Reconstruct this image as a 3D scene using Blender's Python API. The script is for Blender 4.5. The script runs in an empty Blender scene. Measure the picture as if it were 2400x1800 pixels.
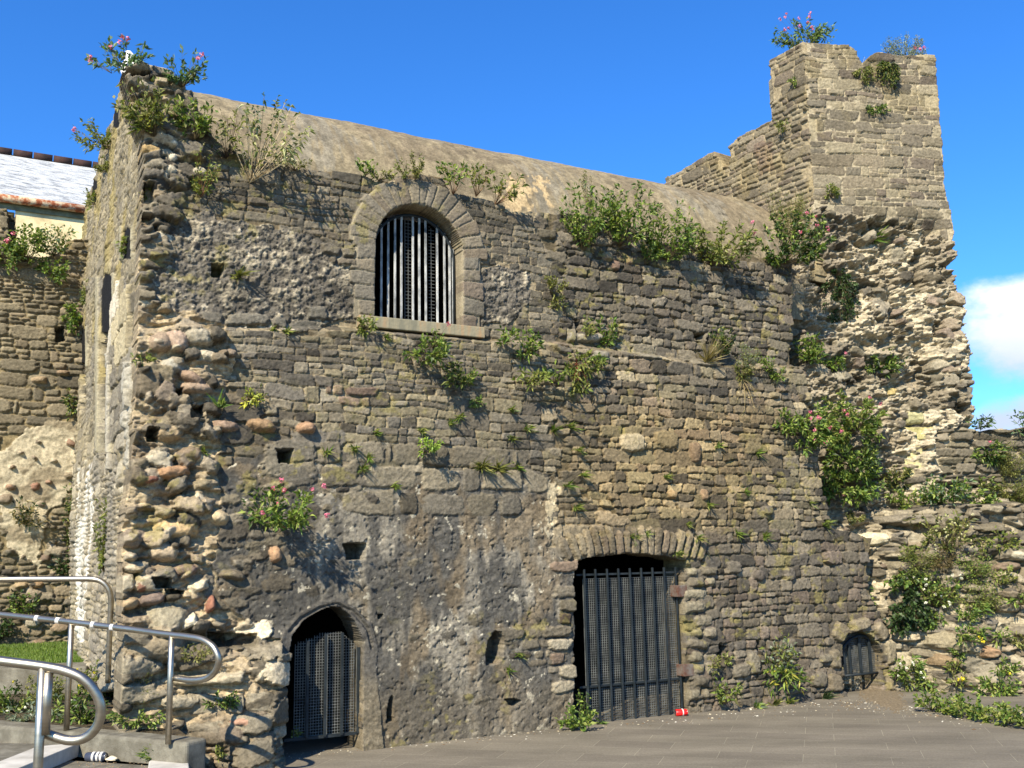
import bpy, math, random
import numpy as np
from mathutils import Vector, Matrix

S = bpy.context.scene
COL = S.collection
# ------------------------------------------------------------------ camera
F = 2300.0                                   # focal length in photograph pixels (2400 wide)
PITCH = math.atan(415 / F); ROLL = 0.02
C0 = np.array([0.0, 0.0, 1.6])
fw = np.array([0, math.cos(PITCH), math.sin(PITCH)])
r0 = np.array([1.0, 0, 0]); u0 = np.array([0, -math.sin(PITCH), math.cos(PITCH)])
cr = r0 * math.cos(ROLL) - u0 * math.sin(ROLL)
cu = u0 * math.cos(ROLL) + r0 * math.sin(ROLL)
camd = bpy.data.cameras.new('camera'); cam = bpy.data.objects.new('camera', camd); COL.objects.link(cam)
camd.sensor_width = 36; camd.lens = 36 * F / 2400; camd.clip_end = 3000; camd.clip_start = .05
cam.matrix_world = Matrix([[cr[0], cu[0], -fw[0], C0[0]], [cr[1], cu[1], -fw[1], C0[1]], [cr[2], cu[2], -fw[2], C0[2]], [0, 0, 0, 1]])
S.camera = cam

def ray(px, py):
    d = fw + cr * ((px - 1200) / F) + cu * ((900 - py) / F)
    return d

def proj(P):
    d = P - C0
    z = d @ fw
    return 1200 + F * (d @ cr) / z, 900 - F * (d @ cu) / z, z

def nrm(v):
    v = np.array(v, float); return v / np.linalg.norm(v)

# ------------------------------------------------------------------ directions of the wall and the sun
WU = nrm([1, .53, 0]); UP = np.array([0, 0, 1.0]); WN = np.cross(WU, UP)
SUN = nrm(-1.15 * WU + 1.2 * UP + 1.0 * WN)
EL = math.asin(SUN[2]); AZ = math.atan2(SUN[0], SUN[1])

sl = bpy.data.lights.new('sun', 'SUN'); so = bpy.data.objects.new('sun', sl); COL.objects.link(so)
sl.energy = 5.0; sl.angle = math.radians(.5); sl.color = (1.0, .90, .73)
so.rotation_euler = Vector(SUN).to_track_quat('Z', 'Y').to_euler()

# ------------------------------------------------------------------ world: sky with two clouds low on the right
wd = bpy.data.worlds.new('World'); S.world = wd; wd.use_nodes = True
nt = wd.node_tree; nt.nodes.clear()
def N(t, **k):
    n = nt.nodes.new(t)
    for a, b in k.items(): setattr(n, a, b)
    return n
def lk(a, b): nt.links.new(a, b)
sky = N('ShaderNodeTexSky'); sky.sky_type = 'NISHITA'; sky.sun_disc = False
sky.sun_elevation = EL; sky.sun_rotation = AZ; sky.air_density = 1.0; sky.dust_density = .3; sky.ozone_density = 1.6
hsv = N('ShaderNodeHueSaturation'); hsv.inputs['Saturation'].default_value = 1.25; hsv.inputs['Value'].default_value = 1.0
lk(sky.outputs[0], hsv.inputs['Color'])
tint = N('ShaderNodeMix', data_type='RGBA', blend_type='MULTIPLY'); tint.inputs[0].default_value = 1
lk(hsv.outputs[0], tint.inputs[6]); tint.inputs[7].default_value = (.52, .99, 1.50, 1)
tc = N('ShaderNodeTexCoord')
def mth(op, a, b=None):
    n = N('ShaderNodeMath', operation=op)
    for i, x in enumerate((a, b)):
        if x is None: continue
        if isinstance(x, (int, float)): n.inputs[i].default_value = x
        else: lk(x, n.inputs[i])
    return n.outputs[0]
def vdot(vec):
    n = N('ShaderNodeVectorMath', operation='DOT_PRODUCT'); lk(tc.outputs['Generated'], n.inputs[0]); n.inputs[1].default_value = tuple(vec)
    return n.outputs['Value']
nz = N('ShaderNodeTexNoise'); nz.inputs['Scale'].default_value = 9; nz.inputs['Detail'].default_value = 9; nz.inputs['Roughness'].default_value = .6
mp = N('ShaderNodeMapping'); mp.inputs['Scale'].default_value = (1, 1, 1.6); lk(tc.outputs['Generated'], mp.inputs[0]); lk(mp.outputs[0], nz.inputs['Vector'])
cl = None
for (cx, cy, wx, wy) in ((2350, 700, 130, 70), (2450, 765, 240, 105), (2400, 985, 160, 52), (2330, 1000, 70, 34), (2640, 700, 240, 120)):
    d = nrm(ray(cx, cy)); rr = nrm(np.cross(d, UP)); uu = np.cross(rr, d)
    a = mth('DIVIDE', vdot(rr), wx / F); b = mth('DIVIDE', vdot(uu), wy / F)
    q = mth('SQRT', mth('ADD', mth('MULTIPLY', a, a), mth('MULTIPLY', b, b)))
    fwd = mth('GREATER_THAN', vdot(d), 0)
    v = mth('MULTIPLY', mth('SUBTRACT', 1.25, q), fwd)
    cl = v if cl is None else mth('MAXIMUM', cl, v)
m = mth('ADD', cl, mth('MULTIPLY', mth('SUBTRACT', nz.outputs['Fac'], .5), 2.6))
rp = N('ShaderNodeMapRange', interpolation_type='SMOOTHSTEP'); lk(m, rp.inputs[0]); rp.inputs[1].default_value = .05; rp.inputs[2].default_value = .95
rp2 = N('ShaderNodeMapRange'); dd = nrm(ray(2300, 790)); lk(vdot(UP), rp2.inputs[0]); rp2.inputs[1].default_value = dd[2] - .03; rp2.inputs[2].default_value = dd[2] + .035
cc = N('ShaderNodeMix', data_type='RGBA'); lk(mth('ADD', rp2.outputs[0], mth('MULTIPLY', mth('SUBTRACT', nz.outputs['Fac'], .5), .9)), cc.inputs[0]); cc.inputs[6].default_value = (4.0, 4.7, 6.2, 1); cc.inputs[7].default_value = (7.6, 7.7, 7.9, 1)
cmx = N('ShaderNodeMix', data_type='RGBA'); lk(rp.outputs[0], cmx.inputs[0]); lk(tint.outputs[2], cmx.inputs[6]); lk(cc.outputs[2], cmx.inputs[7])
bg = N('ShaderNodeBackground'); bg.inputs['Strength'].default_value = .086; lk(cmx.outputs[2], bg.inputs['Color'])
wo = N('ShaderNodeOutputWorld'); lk(bg.outputs[0], wo.inputs[0])
S.view_settings.view_transform = 'Standard'; S.view_settings.look = 'None'; S.view_settings.exposure = 1.0; S.view_settings.gamma = 1
S.cycles.max_bounces = 6; S.cycles.diffuse_bounces = 3; S.cycles.use_denoising = True

# ------------------------------------------------------------------ helpers: numbers
def lin(c):
    c = np.asarray(c, float) / 255.0
    return np.where(c <= .04045, c / 12.92, ((c + .055) / 1.055) ** 2.4)
def vnoise(U, V, cu_, cv_, seed):
    """smooth value noise at positions U,V (1-D axes) with cell sizes"""
    rng = np.random.default_rng(seed)
    a = (U - U[0]) / cu_ + .37; b = (V - V[0]) / cv_ + .61
    ia = np.floor(a).astype(int); ib = np.floor(b).astype(int)
    G = rng.random((ib[-1] + 3, ia[-1] + 3))
    fa = a - ia; fb = b - ib; fa = fa * fa * (3 - 2 * fa); fb = fb * fb * (3 - 2 * fb)
    R0 = G[:, ia] * (1 - fa) + G[:, ia + 1] * fa
    return R0[ib] * (1 - fb[:, None]) + R0[ib + 1] * fb[:, None]
def fbm(U, V, cu_, cv_, seed, o=4, g=.5):
    s = 0; a = 1; t = 0
    for i in range(o):
        s = s + a * vnoise(U, V, cu_ / 2 ** i, cv_ / 2 ** i, seed * 31 + i); t += a; a *= g
    return s / t
def sst(x, a, b):
    t = np.clip((x - a) / (b - a), 0, 1); return t * t * (3 - 2 * t)
def inpoly(X, Y, poly):
    m = np.zeros(X.shape, bool)
    xs = [p[0] for p in poly]; ys = [p[1] for p in poly]
    sel = (X > min(xs)) & (X < max(xs)) & (Y > min(ys)) & (Y < max(ys))
    x = X[sel]; y = Y[sel]; r = np.zeros(x.shape, bool); n = len(poly)
    for i in range(n):
        x1, y1 = poly[i]; x2, y2 = poly[(i + 1) % n]
        if y1 == y2: continue
        c = ((y1 > y) != (y2 > y)) & (x < (x2 - x1) * (y - y1) / (y2 - y1) + x1)
        r ^= c
    m[sel] = r
    return m

# ------------------------------------------------------------------ helpers: objects
def tag(o, label=None, cat=None, group=None, kind=None):
    if label: o['label'] = label
    if cat: o['category'] = cat
    if group: o['group'] = group
    if kind: o['kind'] = kind
    return o
def empty(name, loc, label=None, cat=None, group=None):
    o = bpy.data.objects.new(name, None); COL.objects.link(o); o.location = Vector(loc); o.empty_display_size = .1
    return tag(o, label, cat, group)
def link(name, me, mat, parent=None):
    o = bpy.data.objects.new(name, me); COL.objects.link(o)
    if mat is not None: me.materials.append(mat)
    if parent is not None:
        o.parent = parent; o.location = -Vector(parent.location)
    return o
def mesh_np(name, V, Fq, col=None, smooth=True, tri=False):
    me = bpy.data.meshes.new(name)
    V = np.ascontiguousarray(V, np.float32); Fq = np.ascontiguousarray(Fq, np.int32)
    k = Fq.shape[1]; nf = len(Fq)
    me.vertices.add(len(V)); me.vertices.foreach_set('co', V.ravel())
    me.loops.add(nf * k); me.loops.foreach_set('vertex_index', Fq.ravel())
    me.polygons.add(nf); me.polygons.foreach_set('loop_start', np.arange(0, nf * k, k, dtype=np.int32))
    try: me.polygons.foreach_set('loop_total', np.full(nf, k, np.int32))
    except Exception: pass
    me.update(calc_edges=True)
    me.polygons.foreach_set('use_smooth', np.full(nf, smooth, bool))
    if col is not None:
        a = me.attributes.new('Col', 'FLOAT_COLOR', 'POINT')
        c = np.ones((len(V), 4), np.float32); c[:, :3] = col
        a.data.foreach_set('color', c.ravel())
    return me
def boxv(p0, ex, ey, ez):
    """8 corners of a box spanned from p0 by three edge vectors"""
    p0, ex, ey, ez = map(lambda a: np.array(a, float), (p0, ex, ey, ez))
    return np.array([p0, p0 + ex, p0 + ex + ey, p0 + ey, p0 + ez, p0 + ex + ez, p0 + ex + ey + ez, p0 + ey + ez])
BF = np.array([[0, 3, 2, 1], [4, 5, 6, 7], [0, 1, 5, 4], [1, 2, 6, 5], [2, 3, 7, 6], [3, 0, 4, 7]])
def boxes(name, lst, mat, parent=None, bevel=0):
    V = []; Q = []
    for i, b in enumerate(lst): V.append(boxv(*b)); Q.append(BF + 8 * i)
    me = mesh_np(name, np.concatenate(V), np.concatenate(Q), smooth=False)
    o = link(name, me, mat, parent)
    if bevel:
        md = o.modifiers.new('bevel', 'BEVEL'); md.width = bevel; md.segments = 2
    return o
def tubegeo(pts, r, n=8, r2=None):
    pts = np.array(pts, float); m = len(pts); T = np.gradient(pts, axis=0); T /= np.linalg.norm(T, axis=1)[:, None] + 1e-9
    ref = np.array([0.0, 0, 1]) if abs(T[0][2]) < .8 else np.array([0.0, 1, 0])
    V = []
    for i in range(m):
        a = np.cross(T[i], ref); a /= np.linalg.norm(a) + 1e-9; b = np.cross(T[i], a); ref = np.cross(a, T[i])
        rr = r if r2 is None else r + (r2 - r) * i / (m - 1)
        for k in range(n):
            t = 2 * math.pi * k / n; V.append(pts[i] + rr * (math.cos(t) * a + math.sin(t) * b))
    Q = []
    for i in range(m - 1):
        for k in range(n):
            Q.append([i * n + k, i * n + (k + 1) % n, (i + 1) * n + (k + 1) % n, (i + 1) * n + k])
    V.append(pts[0]); V.append(pts[-1]); c0 = len(V) - 2; c1 = len(V) - 1
    for k in range(0, n, 2):
        Q.append([c0, (k + 2) % n, (k + 1) % n, k]); b = (m - 1) * n
        Q.append([c1, b + k, b + (k + 1) % n, b + (k + 2) % n])
    return np.array(V), np.array(Q)
def tubes(name, lst, mat, parent=None, n=8, smooth=True):
    V = []; Q = []; o = 0
    for a in lst:
        v, q = tubegeo(a[0], a[1], n); V.append(v); Q.append(q + o); o += len(v)
    return link(name, mesh_np(name, np.concatenate(V), np.concatenate(Q), smooth=smooth), mat, parent)

# ------------------------------------------------------------------ materials
def newmat(name):
    m = bpy.data.materials.new(name); m.use_nodes = True; t = m.node_tree; t.nodes.clear(); return m, t
def stone_mat(name, gain=1.0, bump=.7, rough=.92, scale=30):
    m, t = newmat(name); n = t.nodes.new; L = t.links.new
    at = n('ShaderNodeAttribute'); at.attribute_name = 'Col'
    tc = n('ShaderNodeTexCoord')
    n1 = n('ShaderNodeTexNoise'); n1.inputs['Scale'].default_value = scale; n1.inputs['Detail'].default_value = 8; n1.inputs['Roughness'].default_value = .75; L(tc.outputs['Object'], n1.inputs['Vector'])
    mr = n('ShaderNodeMapRange'); L(n1.outputs['Fac'], mr.inputs[0]); mr.inputs[1].default_value = .3; mr.inputs[2].default_value = .7; mr.inputs[3].default_value = .46 * gain; mr.inputs[4].default_value = 1.34 * gain
    mx = n('ShaderNodeVectorMath'); mx.operation = 'SCALE'; L(at.outputs['Color'], mx.inputs[0]); L(mr.outputs[0], mx.inputs['Scale'])
    bp = n('ShaderNodeBump'); bp.inputs['Strength'].default_value = bump; bp.inputs['Distance'].default_value = .02; L(n1.outputs['Fac'], bp.inputs['Height'])
    p = n('ShaderNodeBsdfPrincipled'); p.inputs['Roughness'].default_value = rough; p.inputs['Specular IOR Level'].default_value = .15
    L(mx.outputs[0], p.inputs['Base Color']); L(bp.outputs[0], p.inputs['Normal'])
    o = n('ShaderNodeOutputMaterial'); L(p.outputs[0], o.inputs[0]); return m
def noise_mat(name, c1, c2, scale=6, rough=.85, bump=.2, metal=0, stretch=(1, 1, 1), c3=None, lo=.35, hi=.65, bscale=None, bdist=.01):
    m, t = newmat(name); n = t.nodes.new; L = t.links.new
    tc = n('ShaderNodeTexCoord'); mp = n('ShaderNodeMapping'); mp.inputs['Scale'].default_value = stretch; L(tc.outputs['Object'], mp.inputs[0])
    n1 = n('ShaderNodeTexNoise'); n1.inputs['Scale'].default_value = scale; n1.inputs['Detail'].default_value = 8; n1.inputs['Roughness'].default_value = .65; L(mp.outputs[0], n1.inputs['Vector'])
    cr_ = n('ShaderNodeValToRGB'); e = cr_.color_ramp.elements; e[0].position = lo; e[1].position = hi
    e[0].color = (*lin(c1), 1); e[1].color = (*lin(c2), 1)
    if c3 is not None:
        x = e.new((lo + hi) / 2); x.color = (*lin(c3), 1)
    L(n1.outputs['Fac'], cr_.inputs[0])
    n2 = n('ShaderNodeTexNoise'); n2.inputs['Scale'].default_value = bscale or scale * 8; n2.inputs['Detail'].default_value = 5; L(tc.outputs['Object'], n2.inputs['Vector'])
    bp = n('ShaderNodeBump'); bp.inputs['Strength'].default_value = bump; bp.inputs['Distance'].default_value = bdist; L(n2.outputs['Fac'], bp.inputs['Height'])
    p = n('ShaderNodeBsdfPrincipled'); p.inputs['Roughness'].default_value = rough; p.inputs['Metallic'].default_value = metal
    if not metal: p.inputs['Specular IOR Level'].default_value = .25
    L(cr_.outputs[0], p.inputs['Base Color']); L(bp.outputs[0], p.inputs['Normal'])
    o = n('ShaderNodeOutputMaterial'); L(p.outputs[0], o.inputs[0]); return m
def leaf_mat(name):
    m, t = newmat(name); n = t.nodes.new; L = t.links.new
    at = n('ShaderNodeAttribute'); at.attribute_name = 'Col'
    p = n('ShaderNodeBsdfPrincipled'); p.inputs['Roughness'].default_value = .5; p.inputs['Specular IOR Level'].default_value = .35; L(at.outputs['Color'], p.inputs['Base Color'])
    tr = n('ShaderNodeBsdfTranslucent'); sc = n('ShaderNodeVectorMath'); sc.operation = 'MULTIPLY'; L(at.outputs['Color'], sc.inputs[0]); sc.inputs[1].default_value = (1.25, 1.35, .6); L(sc.outputs[0], tr.inputs[0])
    mx = n('ShaderNodeMixShader'); mx.inputs[0].default_value = .32; L(p.outputs[0], mx.inputs[1]); L(tr.outputs[0], mx.inputs[2])
    o = n('ShaderNodeOutputMaterial'); L(mx.outputs[0], o.inputs[0]); return m
M_STONE = stone_mat('weathered_masonry')
M_ASH = stone_mat('dressed_stone', bump=.25, scale=70)
M_VAULT = stone_mat('vault_concrete', bump=.35, scale=40)
M_LEAF = leaf_mat('plant_leaf')
M_CONC = noise_mat('kerb_concrete', (84, 80, 68), (122, 118, 104), 7, bump=.6, c3=(100, 96, 84), bscale=120, bdist=.006)
M_SLABL = noise_mat('pale_step_concrete', (150, 146, 136), (186, 182, 172), 5, bump=.3, bscale=90, bdist=.004)
M_STEEL = noise_mat('brushed_stainless_steel', (156, 148, 132), (182, 174, 158), 3, rough=.4, metal=1, bump=.05, stretch=(1, 1, 8), bscale=200, bdist=.001)
M_IRON = noise_mat('dark_painted_iron', (22, 28, 31), (40, 46, 49), 12, rough=.55, bump=.3)
M_WIRE = noise_mat('grey_wire', (66, 69, 69), (106, 108, 104), 10, rough=.6, bump=.1)
M_BARW = noise_mat('flaking_white_paint', (70, 72, 74), (178, 178, 172), 14, rough=.8, bump=.5, c3=(132, 134, 132), lo=.32, hi=.6, stretch=(1, 1, .4))
M_RUST = noise_mat('rusty_steel', (84, 50, 34), (104, 98, 90), 14, rough=.8, bump=.5)
M_DARK = noise_mat('room_shade', (16, 15, 13), (28, 26, 22), 3, bump=.3)  # near-black colour stands in for the lack of light in the rooms
M_WHITE = noise_mat('white_tape', (170, 168, 160), (205, 203, 196), 8, bump=.1)
# ------------------------------------------------------------------ relief walls: a plane with a fine height field of individual stones
class Surf:
    def __init__(s, O, U):
        s.O = np.array(O, float); s.U = nrm(U); s.V = UP; s.N = np.cross(s.U, UP)
    def uv(s, px, py, h=0.0):
        d = ray(px, py); o = s.O + s.N * h; t = ((o - C0) @ s.N) / (d @ s.N); P = C0 + d * t - s.O
        return P @ s.U, P @ s.V
    def at(s, px, py, h=0.0):
        u, v = s.uv(px, py, h); return s.pt(u, v, h)
    def pt(s, u, v, h=0.0):
        return s.O + s.U * u + s.V * v + s.N * h
SW = Surf((-1.25, 8.46, 0), WU)

class HF:
    def __init__(s, surf, u0, u1, v0, v1, ru, rv, seed):
        s.s = surf; s.U = np.arange(u0, u1, ru); s.V = np.arange(v0, v1, rv); s.ru = ru; s.rv = rv; s.seed = seed; s.mute = .66; s.rough = .010
        s.shape = (len(s.V), len(s.U)); s.h = np.zeros(s.shape); s.base = np.zeros(s.shape)
        s.col = np.zeros(s.shape + (3,)); s.pid = np.zeros(s.shape, np.int8)
        s.rng = np.random.default_rng(seed); s.warp()
        s.project()
    def warp(s):
        s.wu = (s.n(.22, .22, 1, 3) - .5) * .05; s.wv = (s.n(.35, .2, 2, 3) - .5) * .06
        s.ed = s.n(.035, .03, 3, 3) - .5; s.gr = s.n(.024, .018, 4, 3, .8) - .5; s.rf = s.n(.07, .045, 5, 4, .65) - .5
    def n(s, a, b, k, o=4, g=.5): return fbm(s.U, s.V, a, b, s.seed * 100 + k, o, g)
    def project(s):
        P = s.s.O + s.U[None, :, None] * s.s.U + s.V[:, None, None] * s.s.V + s.base[..., None] * s.s.N
        s.PX, s.PY, _ = proj(P)
    def poly(s, pts, jit=0, k=50):
        if jit:
            a = (s.n(.12, .12, k, 3) - .5) * 2 * jit; b = (s.n(.12, .12, k + 1, 3) - .5) * 2 * jit
            return inpoly(s.PX + a, s.PY + b, pts)
        return inpoly(s.PX, s.PY, pts)
    def stone(s, uc, vc, a, b, rot=0, p=4, proud=.02, edge=.012, bulge=.008, color=(1, 1, 1), jit=.25, tilt=.0, mask=None, pid=None, k1=0, k2=0, grain=.26):
        R = math.hypot(a, b) + .05
        j0 = max(0, int((uc - R - s.U[0]) / s.ru)); j1 = min(len(s.U), int((uc + R - s.U[0]) / s.ru) + 1)
        i0 = max(0, int((vc - R - s.V[0]) / s.rv)); i1 = min(len(s.V), int((vc + R - s.V[0]) / s.rv) + 1)
        if j1 - j0 < 2 or i1 - i0 < 2: return
        sl_ = (slice(i0, i1), slice(j0, j1))
        du = s.U[None, j0:j1] + s.wu[sl_] - uc; dv = s.V[i0:i1, None] + s.wv[sl_] - vc
        c, sn = math.cos(rot), math.sin(rot)
        x = (du * c + dv * sn) / a; y = (-du * sn + dv * c) / b
        x = x * (1 + k1 * y); y = y * (1 + k2 * x)
        r = (np.abs(x) ** p + np.abs(y) ** p) ** (1.0 / p) + s.ed[sl_] * jit
        d = (1 - r) * min(a, b)
        t = np.clip(d / edge, 0, 1); t = 1 - (1 - t) ** 2
        tu, tv = s.rng.normal(0, 1, 2) * tilt
        hh = s.base[sl_] + proud * t + bulge * np.clip(1 - r * r, 0, 1) + np.clip(tu * x + tv * y, -1, 1) * t + s.gr[sl_] * .012 + s.rf[sl_] * s.rough
        m = (d > 0) & (hh > s.h[sl_])
        if mask is not None: m &= mask[sl_]
        s.h[sl_][m] = hh[m]
        cc = np.asarray(color)[None, :] * (1 + grain * 2 * s.gr[sl_][m][:, None] + .5 * (t[m][:, None] - 1) * .3)
        s.col[sl_][m] = cc
        if pid is not None: s.pid[sl_][m] = pid
    def pick(s, pal, var=.13):
        c = lin(pal[s.rng.integers(len(pal))]); y = c @ np.array([.25, .6, .15]); c = c * (1 - s.mute) + y * np.array([1.15, 1.0, .71]) * s.mute; return np.clip(c * (1 + s.rng.normal(0, var)), .01, .9)
    def masonry(s, mask, pal, bh=(.13, .2), L=(.14, .42), courses=(1, 2, 2, 3), p=6, gap=.006, proud=(.012, .03), edge=.012, bulge=.006, rot=.02, jit=.26, tilt=.004, var=.16, region=None, trap=.06, asp=(1.2, 3.6)):
        """random coursed rubble over the masked area"""
        ii, jj = np.nonzero(mask)
        if len(ii) == 0: return
        v, v1 = s.V[ii.min()], s.V[ii.max()]; ua, ub = s.U[jj.min()], s.U[jj.max()]
        g = s.rng
        def put(x0, x1, y0, y1):
            uc, vc = (x0 + x1) / 2, (y0 + y1) / 2; a, b = (x1 - x0) / 2 - gap, (y1 - y0) / 2 - gap
            if a < .008 or b < .006: return
            i = int((vc - s.V[0]) / s.rv); j = int((uc - s.U[0]) / s.ru)
            if not (0 <= i < len(s.V) and 0 <= j < len(s.U)) or not mask[i, j]: return
            pr = g.uniform(*proud)
            if g.random() < .05: pr += .015
            s.stone(uc, vc, a, b, g.normal(0, rot), p * g.uniform(.8, 1.3), pr, min(edge, b * .7), bulge * g.uniform(.3, 1.5), s.pick(pal, var), jit * min(1, .045 / min(a, b) + .4), tilt, k1=g.normal(0, trap), k2=g.normal(0, trap))
        while v < v1:
            H = g.uniform(*bh); u = ua - g.uniform(0, .3)
            while u < ub:
                Lb = g.uniform(*L) * 1.6; k = courses[g.integers(len(courses))]
                if H < .1: k = 1
                cuts = np.sort(g.uniform(.0, 1, k - 1)) if k > 1 else []
                cuts = [0] + [(i + 1) / k + g.uniform(-.12, .12) / k for i in range(k - 1)] + [1]
                for a, b in zip(cuts[:-1], cuts[1:]):
                    hh = (b - a) * H; x = u; e = u + Lb
                    while x < e - .02:
                        w = g.uniform(*asp) * max(hh, .05); w = max(w, L[0] * .6)
                        if e - (x + w) < .06: w = e - x
                        put(x, x + w, v + a * H, v + b * H); x += w
                u += Lb
            v += H
    def rubble(s, mask, n, size, asp, pal, p=3, rot=.25, proud=(.01, .05), edge=.02, bulge=.02, tilt=.01, jit=.5, var=.18):
        ii, jj = np.nonzero(mask)
        if len(ii) == 0: return
        g = s.rng; k = g.integers(0, len(ii), n)
        for q in k:
            a = g.uniform(*size) * math.exp(g.normal(0, .2)); b = a / g.uniform(*asp)
            s.stone(s.U[jj[q]], s.V[ii[q]], a, b, g.normal(0, rot), p * g.uniform(.8, 1.3), g.uniform(*proud), min(edge, b * .8), bulge * g.uniform(.4, 1.4), s.pick(pal, var), jit, tilt, k1=g.normal(0, .12), k2=g.normal(0, .12))
    def fill(s, mask, color, h, hn=None, var=.1, k=7):
        """mortar or render: colour and height"""
        c = lin(color) if max(color) > 1 else np.array(color)
        s.h[mask] = (s.base + h + (0 if hn is None else hn))[mask]
        s.col[mask] = c * (1 + (s.gr[mask][:, None]) * 2 * var)
    def build(s, mask, parts, mats, parent, depth=.6, K=5, name=None):
        """parts: {pid: name}; faces outside mask are left open and get a thick edge going back into the wall"""
        P = s.s.O + s.U[None, :, None] * s.s.U + s.V[:, None, None] * s.s.V + s.h[..., None] * s.s.N
        ny, nx = s.shape
        fm = mask[:-1, :-1] & mask[1:, :-1] & mask[:-1, 1:] & mask[1:, 1:]
        idx = np.arange(ny * nx).reshape(ny, nx)
        pad = np.zeros((ny + 1, nx + 1), bool); pad[1:-1, 1:-1] = fm
        fp = s.pid[:-1, :-1]
        objs = {}
        Pf = P.reshape(-1, 3); Cf = s.col.reshape(-1, 3)
        for pid, (nm, mt) in parts.items():
            sel = fm & (fp == pid)
            if not sel.any(): continue
            i, j = np.nonzero(sel)
            Q = np.stack([idx[i, j], idx[i, j + 1], idx[i + 1, j + 1], idx[i + 1, j]], 1)
            E = []
            b = ~pad[i, j + 1];      E.append(np.stack([idx[i, j + 1], idx[i, j]], 1)[b])          # below
            b = ~pad[i + 2, j + 1];  E.append(np.stack([idx[i + 1, j], idx[i + 1, j + 1]], 1)[b])  # above
            b = ~pad[i + 1, j];      E.append(np.stack([idx[i, j], idx[i + 1, j]], 1)[b])          # left
            b = ~pad[i + 1, j + 2];  E.append(np.stack([idx[i + 1, j + 1], idx[i, j + 1]], 1)[b])  # right
            E = np.concatenate(E)
            used, inv = np.unique(Q, return_inverse=True); Q = inv.reshape(Q.shape)
            Vv = [Pf[used]]; Cc = [Cf[used]]; QQ = [Q]; nv = len(used)
            if len(E):
                eu, einv = np.unique(E, return_inverse=True); einv = einv.reshape(E.shape)
                pos = np.searchsorted(used, eu); prev = pos[einv]
                g = np.random.default_rng(s.seed + pid); t_prev = prev
                for k in range(1, K + 1):
                    D = s.h.reshape(-1)[eu] + (depth) * 1.0
                    Pk = Pf[eu] - s.s.N * (D * k / K)[:, None]
                    Pk = Pk + (g.random((len(eu), 3)) - .5) * (0 if pid == 1 or k == K else .006)
                    Vv.append(Pk)
                    bl = np.floor(Pf[eu][:, 2] / .09).astype(int) * 7 + k
                    r = .8 + .4 * ((np.sin(bl * 12.9898) * 43758.5453) % 1)
                    Cc.append(np.clip(Cf[eu] * .6 + Cf[eu].mean(0) * .4, 0, 1) * r[:, None])
                    cur = nv + einv
                    QQ.append(np.stack([t_prev[:, 0], t_prev[:, 1], cur[:, 1], cur[:, 0]], 1))
                    t_prev = cur; nv += len(eu)
            me = mesh_np(nm, np.concatenate(Vv), np.concatenate(QQ), np.concatenate(Cc))
            objs[pid] = link(nm, me, mt, parent)
        return objs

def mt(c, m=.5):
    c = lin(c); y = c @ np.array([.25, .6, .15]); return c * (1 - m) + y * np.array([1.15, 1.0, .72]) * m
GREY = [(114, 105, 90), (100, 92, 80), (126, 116, 97), (88, 82, 74), (120, 108, 84), (106, 100, 93), (134, 120, 96), (96, 86, 72), (82, 76, 70)]
OLIVE = GREY + [(124, 112, 76), (132, 118, 80), (112, 102, 70)]
WARM = [(134, 116, 84), (120, 102, 76), (146, 126, 92), (104, 92, 74), (128, 104, 82), (112, 100, 82), (150, 130, 88)]
DKST = [(98, 90, 80), (84, 78, 72), (110, 100, 86), (76, 72, 68), (104, 90, 78), (92, 86, 82), (118, 106, 90)]
REDD = [(128, 92, 78), (116, 84, 74), (140, 104, 84)]
CREAM = [(196, 180, 146), (178, 160, 126), (206, 192, 160), (160, 142, 112), (150, 136, 110), (184, 164, 122)]
BOUL = [(160, 138, 110), (164, 138, 100), (144, 120, 102), (138, 118, 98), (160, 142, 118), (142, 128, 108), (160, 118, 84)]
# ================================================================== THE HALL: main wall
hall = empty('castle_hall', (-1.25, 8.46, 0), 'ruined grey stone castle hall with barrel vault roof, arched barred window and iron gates', 'castle ruin')
w = HF(SW, -2.2, 6.75, -.3, 5.75, .0078, .0078, 11)
# overall bulges (metres towards the viewer)
PX, PY = w.PX, w.PY
led = np.interp(PX, [500, 830, 1130, 1300, 1640, 1900], [765, 768, 795, 800, 850, 862])     # ledge line below the window
below = sst(PY - led, -2, 14)
b = .10 * below
b += .10 * sst(PY, 1350, 1700) * sst(PX, 1300, 1200) * sst(PX, 900, 960) * 0.0
core = sst(PX + (w.n(.3, .3, 21) - .5) * 60, 530, 430) * sst(PY, 640, 760)
b += core * (.02 + .10 * (w.n(.35, .22, 22, 4) - .4))
foot = sst(PX + (w.n(.3, .3, 23) - .5) * 50, 690, 600) * sst(PY + (w.n(.25, .25, 24) - .5) * 60, 1470, 1560)
b += foot * sst(PX, 430, 580) * .22 + .06 * foot * sst(PY, 1600, 1740) * sst(PX, 430, 520)
b -= .10 * sst(PX + (w.n(.2, .2, 26) - .5) * 30, 640, 560) * sst(PX, 380, 440) * sst(PY, 1440, 1490) * (1 - sst(PY, 1500, 1560))
b += (w.n(1.2, 1.0, 25, 3) - .5) * .07
w.base = b; w.h = b.copy() - 1; w.project(); PX, PY = w.PX, w.PY
P = lambda pts, jit=8, k=50: w.poly(pts, jit, k)
fine = w.n(.05, .04, 31, 4); fine2 = w.n(.022, .02, 32, 3); mid = w.n(.18, .14, 33, 4); big = w.n(.9, .8, 34, 3); lay = w.n(.16, .035, 35, 4)
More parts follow.
